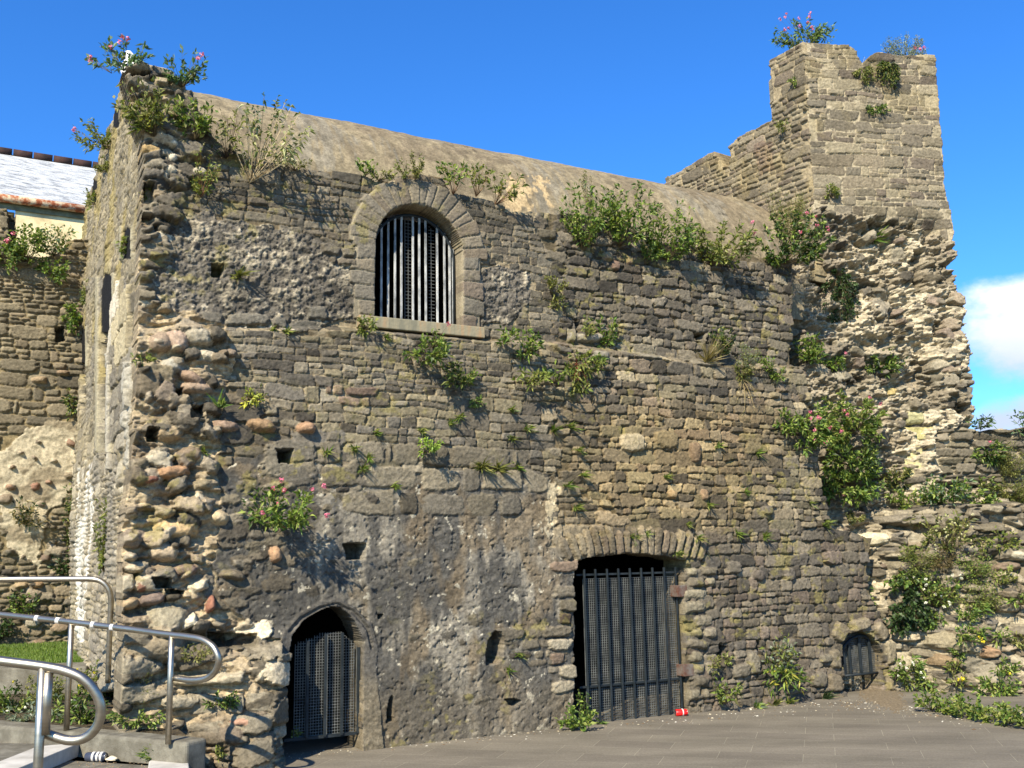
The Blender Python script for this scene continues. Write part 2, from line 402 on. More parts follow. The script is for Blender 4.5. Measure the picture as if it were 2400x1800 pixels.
# ---- silhouette
outline = [(286, 166), (312, 162), (333, 155), (373, 163), (398, 174), (400, 184), (434, 188), (447, 213), (455, 240), (480, 290), (505, 325), (560, 362), (625, 378), (687, 392),
           (740, 399), (800, 404), (855, 410), (880, 425), (910, 412), (975, 409), (1040, 416), (1060, 452), (1147, 467), (1176, 481), (1198, 495), (1263, 497), (1328, 500), (1397, 508),
           (1460, 530), (1530, 562), (1600, 570), (1680, 590), (1760, 600), (1850, 608), (1868, 640), (1864, 720), (1858, 790), (1850, 856), (1888, 868), (1893, 940), (1897, 1010), (1919, 1020), (1923, 1130),
           (1938, 1180), (1950, 1235), (1990, 1245), (2045, 1262), (2036, 1330), (2040, 1400), (2085, 1470), (2092, 1560), (2092, 1700), (1500, 1760), (560, 1830), (330, 1900), (270, 1850),
           (285, 1500), (288, 1200), (308, 1100), (320, 850), (325, 600), (333, 400), (329, 325), (315, 290), (304, 235)]
sil = w.poly(outline, 5, 60)
# ---- openings
wu0, wv0 = SW.uv(978, 757); _, wtop = SW.uv(975, 484); WR = .455
uc_w = (SW.uv(876, 700)[0] + SW.uv(1080, 700)[0]) / 2; WR = (SW.uv(1080, 700)[0] - SW.uv(876, 700)[0]) / 2
vs_w = wtop - WR                                                     # springing height
vb_w = SW.uv(978, 756)[1]                                            # sill level
UU, VV = np.meshgrid(w.U, w.V)
op_win = ((np.abs(UU - uc_w) < WR) & (VV > vb_w) & (VV < vs_w)) | ((np.hypot(UU - uc_w, VV - vs_w) < WR) & (VV >= vs_w))
gate_poly = [(1347, 1760), (1344, 1600), (1346, 1450), (1342, 1380), (1352, 1314), (1395, 1304), (1435, 1301), (1500, 1297), (1566, 1305), (1604, 1315), (1599, 1400), (1601, 1460), (1606, 1550), (1612, 1600), (1615, 1740)]
op_gate = w.poly(gate_poly, 4, 62)
door_poly = [(660, 1830), (662, 1763), (668, 1652), (673, 1580), (676, 1528), (684, 1491), (711, 1454), (748, 1432), (775, 1422), (795, 1424), (812, 1436), (828, 1456), (841, 1484), (849, 1503), (849, 1560), (846, 1627), (847, 1800)]
op_door = w.poly(door_poly, 2, 64)
low_poly = [(1979, 1640), (1974, 1560), (1971, 1529), (1974, 1501), (1992, 1485), (2014, 1478), (2042, 1490), (2058, 1510), (2066, 1533), (2066, 1640)]
op_low = w.poly(low_poly, 2, 66)
openings = op_win | op_gate | op_door | op_low
# ---- zones
coursed_up = P([(330, 380), (2000, 380), (2000, 1000), (1300, 1000), (1300, 1120), (880, 1130), (800, 1040), (500, 900), (480, 760), (400, 500)], 14, 70)
z_rubble = P([(1290, 1120), (1330, 1040), (1270, 980), (1380, 900), (1300, 820), (1330, 660), (1270, 560), (1300, 480), (1900, 480), (2100, 1200), (2120, 1760), (1600, 1760), (1600, 1280), (1500, 1230)], 20, 72)
z_pit = P([(396, 515), (470, 500), (560, 520), (700, 545), (790, 575), (838, 600), (836, 690), (838, 742), (700, 772), (560, 768), (470, 778), (330, 775), (330, 560)], 16, 74)
z_pit |= P([(1115, 640), (1165, 618), (1235, 640), (1240, 700), (1210, 750), (1130, 765), (1095, 700)], 12, 76)
z_core = P([(250, 120), (440, 150), (470, 280), (430, 420), (405, 500), (400, 560), (340, 700), (470, 745), (530, 770), (545, 870), (520, 960), (500, 1080), (515, 1180), (505, 1290), (480, 1380), (500, 1440), (600, 1480), (680, 1500), (672, 1600), (675, 1900), (240, 1900), (240, 1200)], 14, 78)
z_top = P([(440, 180), (800, 380), (820, 425), (640, 440), (430, 480), (400, 380)], 14, 80)
z_rend = P([(520, 1100), (700, 1040), (850, 1100), (940, 1140), (1040, 1120), (1090, 1150), (1300, 1110), (1310, 1210), (1285, 1290), (1345, 1330), (1345, 1760), (840, 1790), (845, 1500), (790, 1425), (700, 1470), (640, 1500), (500, 1400), (520, 1180)], 18, 82)
z_blocks = P([(680, 1040), (830, 1010), (1000, 1060), (1250, 1060), (1260, 1150), (1180, 1200), (940, 1210), (700, 1170)], 12, 84)
z_mixed = P([(480, 1040), (870, 1040), (880, 1180), (600, 1230), (700, 1330), (640, 1440), (500, 1440), (500, 1200)], 24, 86)
warmz = sst(w.n(.6, .5, 88, 2) * 160 + PX, 1330, 1480) * (1 - sst(PX + PY * .2, 1950, 2080)) * sst(PY, 900, 1000) * (1 - sst(PY, 1180, 1300))
# ---- mortar ground
w.fill(sil, (110, 98, 76), -.007, (fine - .5) * .02, .25)
palem = sst(big + (mid - .5) * .5, .5, .62)
cm = lin((158, 144, 116)); w.col += (cm - w.col) * (palem * .7 * sil)[..., None]
# upper and middle coursed stones
m0 = sil & coursed_up & ~z_rubble & ~z_pit & ~z_core
w.masonry(m0 & (PY < led), [(104, 98, 86), (92, 88, 80), (116, 108, 92), (82, 80, 74), (108, 100, 84), (98, 88, 76), (126, 114, 94), (110, 96, 78)], bh=(.09, .165), L=(.2,.42), courses=(1, 2, 2, 2), gap=.0028, proud=(.003, .017), p=12, edge=.005, bulge=.001)
w.masonry(m0 & (PY >= led), OLIVE, bh=(.095, .17), L=(.2, .42), courses=(1, 2, 2, 2), gap=.003, proud=(.003, .019), p=11, edge=.005, bulge=.001)
# red patches near (800,920)
w.masonry(P([(770, 895), (850, 895), (860, 955), (770, 950)], 6, 90) & sil, REDD, bh=(.08, .1), courses=(1,), proud=(.02, .034))
# rest of lower left
m1 = sil & ~coursed_up & ~z_rubble & ~z_pit & ~z_core
w.masonry(m1, GREY + [(130, 112, 88)], bh=(.13, .22), courses=(1, 1, 2, 2), gap=.004, proud=(.004, .022), p=5, jit=.4)
# rubble on the right
mr = sil & z_rubble
w.fill(mr, (98, 88, 68), -.012, (fine - .5) * .02, .25)
w.masonry(mr & (PY < led), DKST + [(120, 108, 88), (128, 116, 92)], bh=(.075, .14), L=(.15, .32), courses=(1, 1, 2), gap=.002, proud=(.006, .026), p=6, edge=.008, bulge=.004, rot=.06, jit=.55, tilt=.006, trap=.1, asp=(1, 2.8))
w.masonry(mr & (PY >= led) & (PY < 1250), WARM + DKST[:4] + OLIVE[-3:], bh=(.08, .15), L=(.16, .4), courses=(1, 1, 2, 2), gap=.002, proud=(.005, .026), p=7, edge=.007, bulge=.003, rot=.05, jit=.5, tilt=.006, trap=.12, asp=(1.2, 3.2))
w.masonry(mr & (PY >= 1250), DKST + [(120, 106, 86), (112, 92, 82)], bh=(.08, .15), L=(.14, .32), courses=(1, 1, 2), gap=.003, proud=(.006, .025), p=5.5, edge=.009, bulge=.005, rot=.05, jit=.5, tilt=.006, trap=.1, asp=(.9, 2.4))
for (x, y, a, b_, c) in ((1465, 1040, .15, .085, (150, 142, 122)), (1545, 1035, .15, .085, (122, 108, 78)), (1610, 1060, .07, .09, (118, 96, 78)), (1835, 1345, .07, .075, (104, 96, 86)), (1700, 1330, .09, .07, (104, 96, 84)), (1760, 1350, .08, .06, (98, 88, 80)), (1720, 1570, .13, .07, (112, 104, 88)),
                      (1900, 1590, .13, .07, (108, 100, 84)), (1920, 1540, .12, .05, (112, 104, 86)), (1750, 1555, .08, .1, (120, 112, 92)), (1440, 620, .05, .05, (140, 104, 88)), (1475, 610, .045, .05, (134, 98, 84)), (1420, 600, .06, .04, (150, 128, 100)), (1385, 790, .17, .045, (140, 134, 118)), (1340, 790, .05, .05, (132, 126, 112)),
                      (1395, 835, .1, .04, (134, 128, 112)), (1510, 840, .16, .04, (128, 120, 102)), (1640, 850, .18, .04, (120, 112, 94)), (1560, 1160, .06, .045, (148, 122, 84)), (1800, 1060, .07, .05, (118, 106, 86)), (1780, 1200, .09, .05, (96, 90, 84)), (1630, 1160, .05, .06, (140, 110, 90)), (1880, 935, .09, .055, (140, 126, 88)), (1800, 930, .06, .04, (132, 118, 84))):
    u, v = SW.uv(x, y); w.stone(u, v, a, b_, w.rng.normal(0, .05), 3.2, .045, .02, .015, mt(c), .35, .004)
# pitted mortar patches
n1 = w.n(.05, .045, 41, 4, .65); rid = 1 - np.abs(w.n(.06, .05, 42, 4, .6) * 2 - 1)
hp = (n1 - .5) * .065 + (rid - .7) * .022
zp = z_pit & sil
w.fill(zp, (112, 106, 98), .012, hp, .3)
cre = sst(w.n(.10, .09, 43, 5, .7), .45, .54) * sst(n1, .42, .6); dk = sst(w.n(.35, .2, 44, 3), .48, .62)
pc = lin((104, 98, 87)) * (1 - cre[..., None]) + lin((166, 155, 132)) * cre[..., None]
pc = pc * (1 - .28 * dk[..., None]); w.col[zp] = pc[zp] * (1 + w.gr[zp][:, None])
w.masonry(zp & P([(300, 740), (800, 730), (840, 800), (300, 800)], 6, 92), [(96, 94, 88), (110, 106, 98), (84, 82, 78)], bh=(.1, .13), courses=(1,), proud=(.03, .06), p=4, jit=.5)
w.masonry(zp & P([(755, 540), (840, 560), (840, 625), (755, 605)], 3, 93), [(126, 96, 74), (112, 98, 84), (104, 96, 84)], bh=(.07, .09), courses=(1,), proud=(.04, .05))
# rendered (plastered) area
zr = (z_rend & sil) & ~z_core
pit = w.n(.045, .045, 46, 3); vst = w.n(.09, .9, 47, 4); bl = w.n(.5, .5, 48, 4)
hr = (w.n(.25, .25, 49, 4) - .5) * .022 + (fine - .5) * .020 - .014 * sst(pit, .64, .76) + (fine2 - .5) * .007
w.fill(zr, (84, 80, 72), .016, hr, .2)
a1 = sst(bl + (vst - .5) * .9, .50, .72)[..., None]; a2 = sst(w.n(.3, .5, 51, 4) + (vst - .5) * .4, .55, .72)[..., None]
rc = lin((86, 83, 76)) * (1 - a1) + lin((132, 125, 110)) * a1
rc = rc * (1 - .7 * a2) + lin((112, 98, 76)) * a2 * .7
spk = sst(w.n(.07, .07, 52, 4, .7), .69, .73)[..., None]; rc = rc * (1 - spk) + lin((176, 168, 146)) * spk
w.col[zr] = rc[zr] * (1 + w.gr[zr][:, None] * .7)
low = sst(PY + (mid - .5) * 90, 1560, 1640)[..., None] * .45; w.col = np.where(zr[..., None], w.col * (1 - low) + lin((116, 106, 88)) * low, w.col)
# ghost stones showing through the render
w.rubble(zr, 34, (.05, .11), (1.4, 2.6), [(86, 82, 74), (98, 90, 76), (78, 76, 72), (100, 92, 74)], proud=(.014, .024), edge=.05, bulge=.004, rot=.15, jit=.9)
w.rubble(zr & z_mixed, 60, (.05, .12), (1.5, 2.6), GREY, proud=(.014, .03), edge=.02, bulge=.012, rot=.12, jit=.6)
zb = z_blocks & sil & ~z_core
w.masonry(zb, [(116, 106, 86), (100, 94, 84), (128, 116, 92), (108, 98, 80)], bh=(.19, .24), L=(.25, .45), courses=(1,), gap=.008, proud=(.02, .04), p=5, jit=.3, edge=.02)
w.masonry(P([(1160, 1480), (1340, 1490), (1330, 1580), (1150, 1560)], 10, 94) & sil, GREY, bh=(.1, .16), courses=(1, 2), proud=(.012, .035), p=4, jit=.4)
w.masonry(P([(1300, 1290), (1352, 1310), (1352, 1620), (1296, 1600)], 6, 95) & sil, [(134, 122, 98), (120, 108, 88), (150, 138, 112), (128, 96, 78), (112, 102, 86)], bh=(.09, .13), L=(.14, .3), courses=(1,), proud=(.03, .055), p=4, jit=.4, rot=.04)
w.masonry(P([(1596, 1310), (1660, 1320), (1672, 1700), (1610, 1700)], 4, 96) & sil, [(130, 120, 94), (140, 130, 100), (120, 110, 88), (112, 102, 84)], bh=(.10, .13), L=(.2, .3), courses=(1,), proud=(.03, .05), p=4, jit=.3, bulge=.02, edge=.03)
# light scars and streaks of lime on the render, right of centre
sc = P([(1290, 1130), (1340, 1120), (1345, 1200), (1310, 1260), (1290, 1320), (1270, 1200)], 16, 97) & sst(fine, .45, .55).astype(bool) & zr
w.col[sc] = w.col[sc] * .3 + lin((186, 174, 146)) * .7
# broken core on the left edge
zc = (z_core & sil)
cb = (w.n(.22, .12, 54, 4, .6) - .5) * .22 + (lay - .5) * .09 + (fine - .5) * .035
w.fill(zc, (176, 158, 124), .0, cb, .25)
pc1 = sst(w.n(.35, .3, 55, 4), .46, .62)[..., None]; pc2 = sst(lay, .5, .65)[..., None]
cc_ = lin((178, 160, 128)) * (1 - pc1) + lin((140, 124, 100)) * pc1; cc_ = cc_ * (1 - .5 * pc2) + lin((128, 116, 98)) * .5 * pc2
w.col[zc] = .93 * cc_[zc] * (1 + w.gr[zc][:, None] * .9)
upz = zc & (PY < 720); lo1 = zc & (PY >= 720) & (PY < 1480); lo2 = zc & (PY >= 1480)
w.masonry(upz & (PY < 330), WARM + GREY, bh=(.07, .14), L=(.12, .35), courses=(1, 1, 2), proud=(.02, .1), p=4, jit=.5, rot=.1, tilt=.02, gap=.01)
w.rubble(upz, 130, (.05, .13), (1.5, 3), GREY + [(150, 138, 116), (168, 158, 136)], proud=(.02, .10), edge=.02, bulge=.02, tilt=.02)
w.rubble(lo1, 100, (.035, .10), (1.0, 1.9), WARM + BOUL[:6] + CREAM[:4] + GREY[:4], proud=(.03, .11), edge=.03, bulge=.03, tilt=.015)
w.rubble(lo2, 60, (.07, .18), (1.8, 3.6), [(132, 122, 102), (118, 106, 86), (152, 140, 114), (108, 98, 82)], proud=(.03, .12), edge=.025, bulge=.02, tilt=.02, rot=.15)
w.masonry(lo2 & P([(440, 1640), (670, 1600), (680, 1800), (440, 1850)], 6, 98), [(122, 112, 92), (136, 126, 104), (104, 96, 82), (112, 96, 80)], bh=(.12, .18), L=(.14, .36), courses=(1, 2), proud=(.03, .07), p=4, jit=.4, rot=.05)
for (x, y, rx, ry, c) in ((415, 802, 26, 24, (176, 142, 120)), (374, 806, 26, 22, (160, 132, 106)), (462, 790, 34, 24, (168, 156, 130)), (402, 862, 24, 22, (164, 158, 140)), (447, 892, 32, 16, (166, 128, 100)), (460, 915, 34, 14, (182, 146, 116)),
                        (392, 1020, 30, 22, (196, 162, 112)), (408, 1240, 44, 24, (202, 160, 92)), (380, 1294, 28, 22, (182, 156, 122)), (428, 1338, 28, 16, (138, 108, 94)), (390, 1446, 40, 32, (150, 140, 112)), (354, 1404, 28, 15, (130, 106, 96)), (610, 1003, 32, 17, (172, 126, 76)), (712, 1003, 22, 16, (176, 124, 82)), (528, 1002, 28, 13, (166, 128, 104)),
                        (643, 1303, 15, 17, (186, 132, 86)), (400, 1110, 34, 14, (186, 128, 74)), (440, 1070, 26, 16, (150, 124, 96)), (365, 1515, 60, 34, (142, 126, 98)), (410, 335, 15, 12, (196, 186, 160)), (408, 370, 16, 14, (204, 196, 172)), (404, 398, 18, 17, (196, 184, 154)), (470, 402, 16, 14, (188, 178, 152)), (360, 350, 26, 16, (176, 138, 60)), (300, 1415, 20, 14, (176, 142, 92)),
                        (488, 1418, 9, 17, (170, 92, 66)), (540, 1350, 28, 12, (120, 106, 84)), (330, 1370, 12, 16, (150, 92, 70)), (700, 1500, 1, 1, (90, 80, 70)), (340, 1130, 22, 10, (150, 84, 60)), (545, 1680, 24, 10, (176, 118, 92)), (450, 1590, 60, 12, (178, 164, 132)), (510, 1215, 20, 18, (194, 168, 122)), (520, 1710, 30, 24, (116, 100, 84)), (470, 1720, 40, 20, (110, 98, 80)), (360, 1740, 60, 30, (104, 92, 76))):
    u, v = SW.uv(x, y, .06); a = rx / 2300 * 8.0 * 1.15; b_ = ry / 2300 * 8.0
    w.stone(u, v, a, b_, w.rng.normal(0, .15), 2.3, .07, min(a, b_) * .6, .035, mt(c), .25, .006, grain=.1)
# flat dark slab and deep sockets
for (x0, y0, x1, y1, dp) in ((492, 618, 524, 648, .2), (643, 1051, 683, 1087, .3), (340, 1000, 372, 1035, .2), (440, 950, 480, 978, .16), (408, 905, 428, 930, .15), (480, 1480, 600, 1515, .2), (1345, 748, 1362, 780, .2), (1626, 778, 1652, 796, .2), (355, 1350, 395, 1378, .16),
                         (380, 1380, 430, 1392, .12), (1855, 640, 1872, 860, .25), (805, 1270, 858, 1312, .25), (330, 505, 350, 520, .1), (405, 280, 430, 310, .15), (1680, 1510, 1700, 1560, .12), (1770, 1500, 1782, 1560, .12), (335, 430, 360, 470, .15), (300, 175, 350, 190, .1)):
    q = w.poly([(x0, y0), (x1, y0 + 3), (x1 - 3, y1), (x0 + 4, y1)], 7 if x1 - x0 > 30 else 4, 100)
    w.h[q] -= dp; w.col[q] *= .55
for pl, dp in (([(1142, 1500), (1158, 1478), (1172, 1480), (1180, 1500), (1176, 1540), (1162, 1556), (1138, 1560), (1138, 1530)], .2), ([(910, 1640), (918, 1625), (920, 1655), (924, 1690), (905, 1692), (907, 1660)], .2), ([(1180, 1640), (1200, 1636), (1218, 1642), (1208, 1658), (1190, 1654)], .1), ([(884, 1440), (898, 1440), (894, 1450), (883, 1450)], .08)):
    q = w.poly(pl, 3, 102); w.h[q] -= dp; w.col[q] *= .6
# ---- moulding of the rendered door arch
dv = w.poly([(650, 1530), (662, 1480), (700, 1436), (745, 1412), (785, 1402), (825, 1420), (868, 1462), (885, 1520), (880, 1560), (900, 1780), (846, 1790), (850, 1500), (785, 1421), (676, 1528)], 2, 104) & sil & ~op_door
w.h[dv] = (w.base + .03 + (fine - .5) * .012 + (mid - .5) * .02)[dv]
tt = sst(PY, 1560, 1640)[..., None]; dc = (lin((92, 88, 80)) * (1 - tt) + lin((124, 114, 94)) * tt) * np.ones_like(w.col)
w.col[dv] = (dc * (1 + w.gr[..., None]))[dv]
g_ = w.poly([(672, 1480), (700, 1446), (745, 1422), (785, 1411), (790, 1415), (748, 1428), (706, 1452), (680, 1484)], 1, 106); w.h[g_] -= .02
g_ = w.poly([(790, 1412), (830, 1432), (862, 1470), (872, 1520), (866, 1522), (856, 1476), (826, 1440), (788, 1420)], 1, 106); w.h[g_] -= .02
# ---- dressed stone round the window
def ashlar(u, v, a, b_, rot, c, pid=1, pr=.042, p=14): w.stone(u, v, a, b_, rot, p, pr, .006, .004, mt(c), .05, .001, pid=pid, grain=.12)
ASH = [(122, 111, 92), (116, 106, 88), (128, 116, 94), (116, 108, 94), (120, 106, 88), (110, 104, 90), (124, 108, 88)]
ring = (np.hypot(UU - uc_w, VV - vs_w) < WR + .245) & (VV > vs_w) | ((np.abs(UU - uc_w) < WR + .19) & (VV <= vs_w) & (VV > vb_w - .02))
w.h[ring & sil] = (w.base + .030)[ring & sil]; w.col[ring & sil] = lin((140, 130, 108)); w.pid[ring & sil] = 1
g = w.rng; th = -.04
while th < math.pi + .02:
    dth = g.uniform(.125, .21)
    if th + dth > math.pi + .02: dth = math.pi + .06 - th
    t = th + dth / 2; ro = WR + g.uniform(.21, .28); rm = (WR + ro) / 2
    u = uc_w + rm * math.cos(t); v = vs_w + rm * math.sin(t)
    a = (ro - WR) / 2 + .003
    w.stone(u, v, a, dth * rm / 2 - .003, t, 14, .042 + g.uniform(-.003, .005), .005, .003, mt(ASH[g.integers(7)]) * g.uniform(.8, 1.08), .04, .001, pid=1, k2=-(ro - WR) / 2 / rm, grain=.12)
    th += dth
for sd in (-1, 1):
    v = vb_w
    while v < vs_w - .03:
        hh = min(g.uniform(.11, .17), vs_w - v); wd_ = g.uniform(.15, .25)
        ashlar(uc_w + sd * (WR + wd_ / 2), v + hh / 2, wd_ / 2, hh / 2 - .003, 0, [(124, 112, 92), (116, 106, 90), (118, 102, 88), (112, 106, 94)][g.integers(4)])
        v += hh
# ---- rough voussoirs over the gate
gx = [1338, 1356, 1371, 1384, 1400, 1418, 1432, 1450, 1466, 1484, 1502, 1518, 1532, 1548, 1562, 1578, 1594, 1612, 1630]
for i, x in enumerate(gx):
    k = (x - 1482) / 140.0; yb = 1302 + 12 * k * k; u, v = SW.uv(x + k * 6, yb - 30, .1)
    L_ = g.uniform(.11, .15); w.stone(u + k * .02, v + .01, L_, .030 + g.uniform(-.004, .006), math.pi / 2 - k * .38 + g.normal(0, .03), 6, .05 + g.uniform(-.01, .015), .008, .005, mt(WARM[g.integers(7)], .7) * g.uniform(.75, 1.0), .4, .004, pid=2)
# ---- stones round the low opening
for (x, y, a, b_, r, c) in ((1966, 1480, .10, .09, .9, (134, 122, 98)), (2012, 1462, .13, .075, .1, (140, 128, 104)), (2062, 1480, .11, .075, -.75, (132, 120, 98)), (1956, 1545, .075, .11, 0, (118, 108, 88)), (2082, 1530, .07, .13, 0, (150, 138, 112)), (1955, 1600, .09, .08, 0, (112, 102, 84)), (1962, 1640, .08, .07, 0, (108, 98, 80)), (2085, 1600, .07, .1, 0, (140, 128, 102))):
    u, v = SW.uv(x, y, .1); w.stone(u, v, a, b_, r, 5, .06, .02, .008, lin(c), .2, .004, pid=3)
# ---- weathering: soot, olive lichen, lime
soot = sst(w.n(.7, .5, 110, 4), .52, .68); w.col *= (1 - .2 * soot)[..., None]
wz = warmz[..., None] * .55; w.col = w.col * (1 - wz) + w.col * np.array([1.28, 1.12, .8]) * wz
lich = sst(w.n(.12, .1, 111, 5, .65), .6, .68)[..., None] * sst(w.n(1.0, .8, 112, 2), .4, .6)[..., None] * .5
w.col = w.col * (1 - lich) + lin((136, 126, 72)) * lich
w.h += (w.n(.8, .8, 113, 3) - .5) * .02
w.col = np.clip(w.col, .01, .8)
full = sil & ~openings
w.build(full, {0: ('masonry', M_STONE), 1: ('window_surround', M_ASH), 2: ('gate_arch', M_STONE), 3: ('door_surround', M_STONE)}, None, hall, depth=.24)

# ---- sill
sv = SW.uv(978, 752)[1]; uL = SW.uv(835, 745)[0]; uR = SW.uv(1127, 770)[0]
M_SILL = noise_mat('sill_stone', (112, 108, 90), (150, 118, 84), 5, bump=.4, c3=(134, 126, 102), stretch=(2.2, 2.2, .25))
boxes('window_sill', [(SW.pt(uL, vb_w - .105, -.35), SW.U * (uR - uL), SW.N * .44, UP * .103)], M_SILL, hall, bevel=.008)
# ---- iron work
def barset(parent, us, v0f, v1f, dep, wd_, th_, mat, nm='bar'):
    for u in us:
        v0_, v1_ = v0f(u), v1f(u)
        boxes(nm, [(SW.pt(u - wd_ / 2, v0_, dep), SW.U * wd_, SW.N * th_, UP * (v1_ - v0_))], mat, parent, bevel=.002)
def wiremesh(parent, inside, ua, ub, va, vb, dep, cell, wr, mat, nm='wire_mesh'):
    lst = []
    def runs(f, a, b, st=.02):
        r = []; x = a; on = None
        while x <= b + 1e-6:
            q = f(x)
            if q and on is None: on = x
            if (not q or x + st > b) and on is not None:
                if x - on > .01: r.append((on, x))
                on = None
            x += st
        return r
    u = ua
    while u <= ub:
        for a, b in runs(lambda t: inside(u, t), va, vb): lst.append((SW.pt(u - wr / 2, a, dep), SW.U * wr, SW.N * wr, UP * (b - a)))
        u += cell
    v = va
    while v <= vb:
        for a, b in runs(lambda t: inside(t, v), ua, ub): lst.append((SW.pt(a, v - wr / 2, dep + wr * .6), SW.U * (b - a), SW.N * wr, UP * wr))
        v += cell
    boxes(nm, lst, mat, parent)
def sub(name, px, py, h, parent):
    e = bpy.data.objects.new(name, None); COL.objects.link(e); e.location = Vector(SW.at(px, py, h)) - Vector(parent.location); e.parent = parent; e.empty_display_size = .1
    return e
def abs_parent(e, parent):   # remember the world place of a nested Empty
    e['_w'] = 0
class PN:                     # a nested Empty that knows its world position
    pass
def nested(name, P_, parent, ploc):
    e = bpy.data.objects.new(name, None); COL.objects.link(e); e.parent = parent; e.location = Vector(P_) - Vector(ploc); e.empty_display_size = .1
    return e
def reloc(e, wloc):
    for c in e.children: c.location = -Vector(wloc)
# window grille
loc = SW.pt(uc_w, vb_w, -.25); gr_ = nested('window_grille', loc, hall, hall.location)
arch_in = lambda u: vs_w - .02 + math.sqrt(max(0, (WR - .0) ** 2 - (u - uc_w) ** 2))
ub_ = [SW.uv(x, 640, -.12)[0] for x in (893, 909, 925, 940, 967, 982, 997, 1024, 1041, 1053, 1061)]
barset(gr_, ub_, lambda u: vb_w - .02, lambda u: arch_in(u) - .02, -.12, .021, .012, M_BARW)
arc = [SW.pt(uc_w + (WR - .02) * math.cos(t), vs_w - .03 + (WR - .02) * math.sin(t), -.12) for t in np.linspace(0, math.pi, 40)]
tubes('frame', [(np.array([SW.pt(uc_w + WR - .02, vb_w, -.12)] + arc + [SW.pt(uc_w - WR + .02, vb_w, -.12)]), .018)], M_IRON, gr_)
wiremesh(gr_, lambda u, v: v < arch_in(u) - .06 and (abs(u - SW.uv(955, 640, -.16)[0]) < .03 or abs(u - SW.uv(1011, 640, -.16)[0]) < .032), uc_w - WR, uc_w + WR, vb_w, vs_w + WR, -.17, .0165 * 2, .005, M_WIRE)
reloc(gr_, loc)
# large gate
loc = SW.at(1480, 1680, .05); ga = nested('gate', loc, hall, hall.location); ga['label'] = 'square dark iron gate of upright bars over wire mesh'
gu = [SW.uv(x, 1345, .05)[0] for x in (1368, 1394, 1421.5, 1448, 1475, 1501.5, 1528, 1555, 1582)]
gt = SW.uv(1480, 1344, .05)[1]; gm = SW.uv(1480, 1601, .05)[1]; gb = SW.uv(1480, 1687, .05)[1]
barset(ga, gu, lambda u: gb, lambda u: gt + .05, .05, .017, .017, M_IRON)
gl, gr2 = SW.uv(1352, 1345, .05)[0], SW.uv(1598, 1345, .05)[0]
for vv_ in (gt, gm, gb): boxes('rail', [(SW.pt(gl if vv_ > gb else gu[0], vv_ - .009, .03), SW.U * (gr2 - gl if vv_ > gb else gr2 - gu[0]), SW.N * .012, UP * .018)], M_IRON, ga)
wiremesh(ga, lambda u, v: True, gu[0] + .01, gu[-1] + .02, gb + .01, gt - .03, .01, .022, .0045, M_WIRE)
for (x, y) in ((1591, 1385), (1606, 1570)):
    u, v = SW.uv(x, y, .08); boxes('hinge_plate', [(SW.pt(u - .055, v - .055, .0), SW.U * .12, SW.N * .13, UP * .11)], M_RUST, ga, bevel=.004)
reloc(ga, loc)
# door gate
loc = SW.at(770, 1735, .03); dg = nested('gate', loc, hall, hall.location); dg['label'] = 'low iron gate with four bars inside the pointed arch'
du_ = [SW.uv(x, 1640, .03)[0] for x in (719, 761, 800, 839)]
db, dt = SW.uv(780, 1724, .03)[1], SW.uv(780, 1480, .03)[1]
dwu = SW.uv(839, 1640, .03)[0]
dtop = lambda u: dt + .02 - .22 * max(0, (u - SW.uv(790, 1640, .03)[0]) / .25) if u > SW.uv(790, 1640, .03)[0] else dt + .02 - .1 * (SW.uv(790, 1640, .03)[0] - u) / .3
barset(dg, du_, lambda u: db, dtop, .03, .022, .02, M_IRON)
boxes('rail', [(SW.pt(SW.uv(668, 1640, .03)[0], db - .012, .01), SW.U * (dwu - SW.uv(668, 1640, .03)[0] + .03), SW.N * .02, UP * .022)], M_IRON, dg)
wiremesh(dg, lambda u, v: v < dtop(u), SW.uv(690, 1640, -.01)[0], dwu, db + .01, dt, -.015, .0225, .0045, M_WIRE)
reloc(dg, loc)
# low grating
loc = SW.at(2015, 1570, .02); lg = nested('grating', loc, hall, hall.location); lg['label'] = 'small arched iron grating near the paving'
lt_ = lambda u: SW.uv(2015, 1490, .02)[1] - ((u - SW.uv(2017, 1540, .02)[0]) ** 2) * 1.6
lb_ = SW.uv(2015, 1580, .02)[1]
lu = [SW.uv(x, 1550, .02)[0] for x in (1976, 1990, 2015, 2038, 2058)]
barset(lg, lu, lambda u: lb_, lambda u: lt_(u), .02, .03, .02, M_IRON)
tubes('frame', [(np.array([SW.pt(u, lt_(u), .03) for u in np.linspace(lu[0] - .03, lu[-1] + .03, 16)]), .016), (np.array([SW.pt(lu[0] - .03, lb_, .03), SW.pt(lu[-1] + .03, lb_, .03)]), .014)], M_IRON, lg)
wiremesh(lg, lambda u, v: v < lt_(u) + .06, lu[0] - .02, lu[-1] + .02, lb_, lb_ + .7, -.01, .021, .0045, M_WIRE)
reloc(lg, loc)
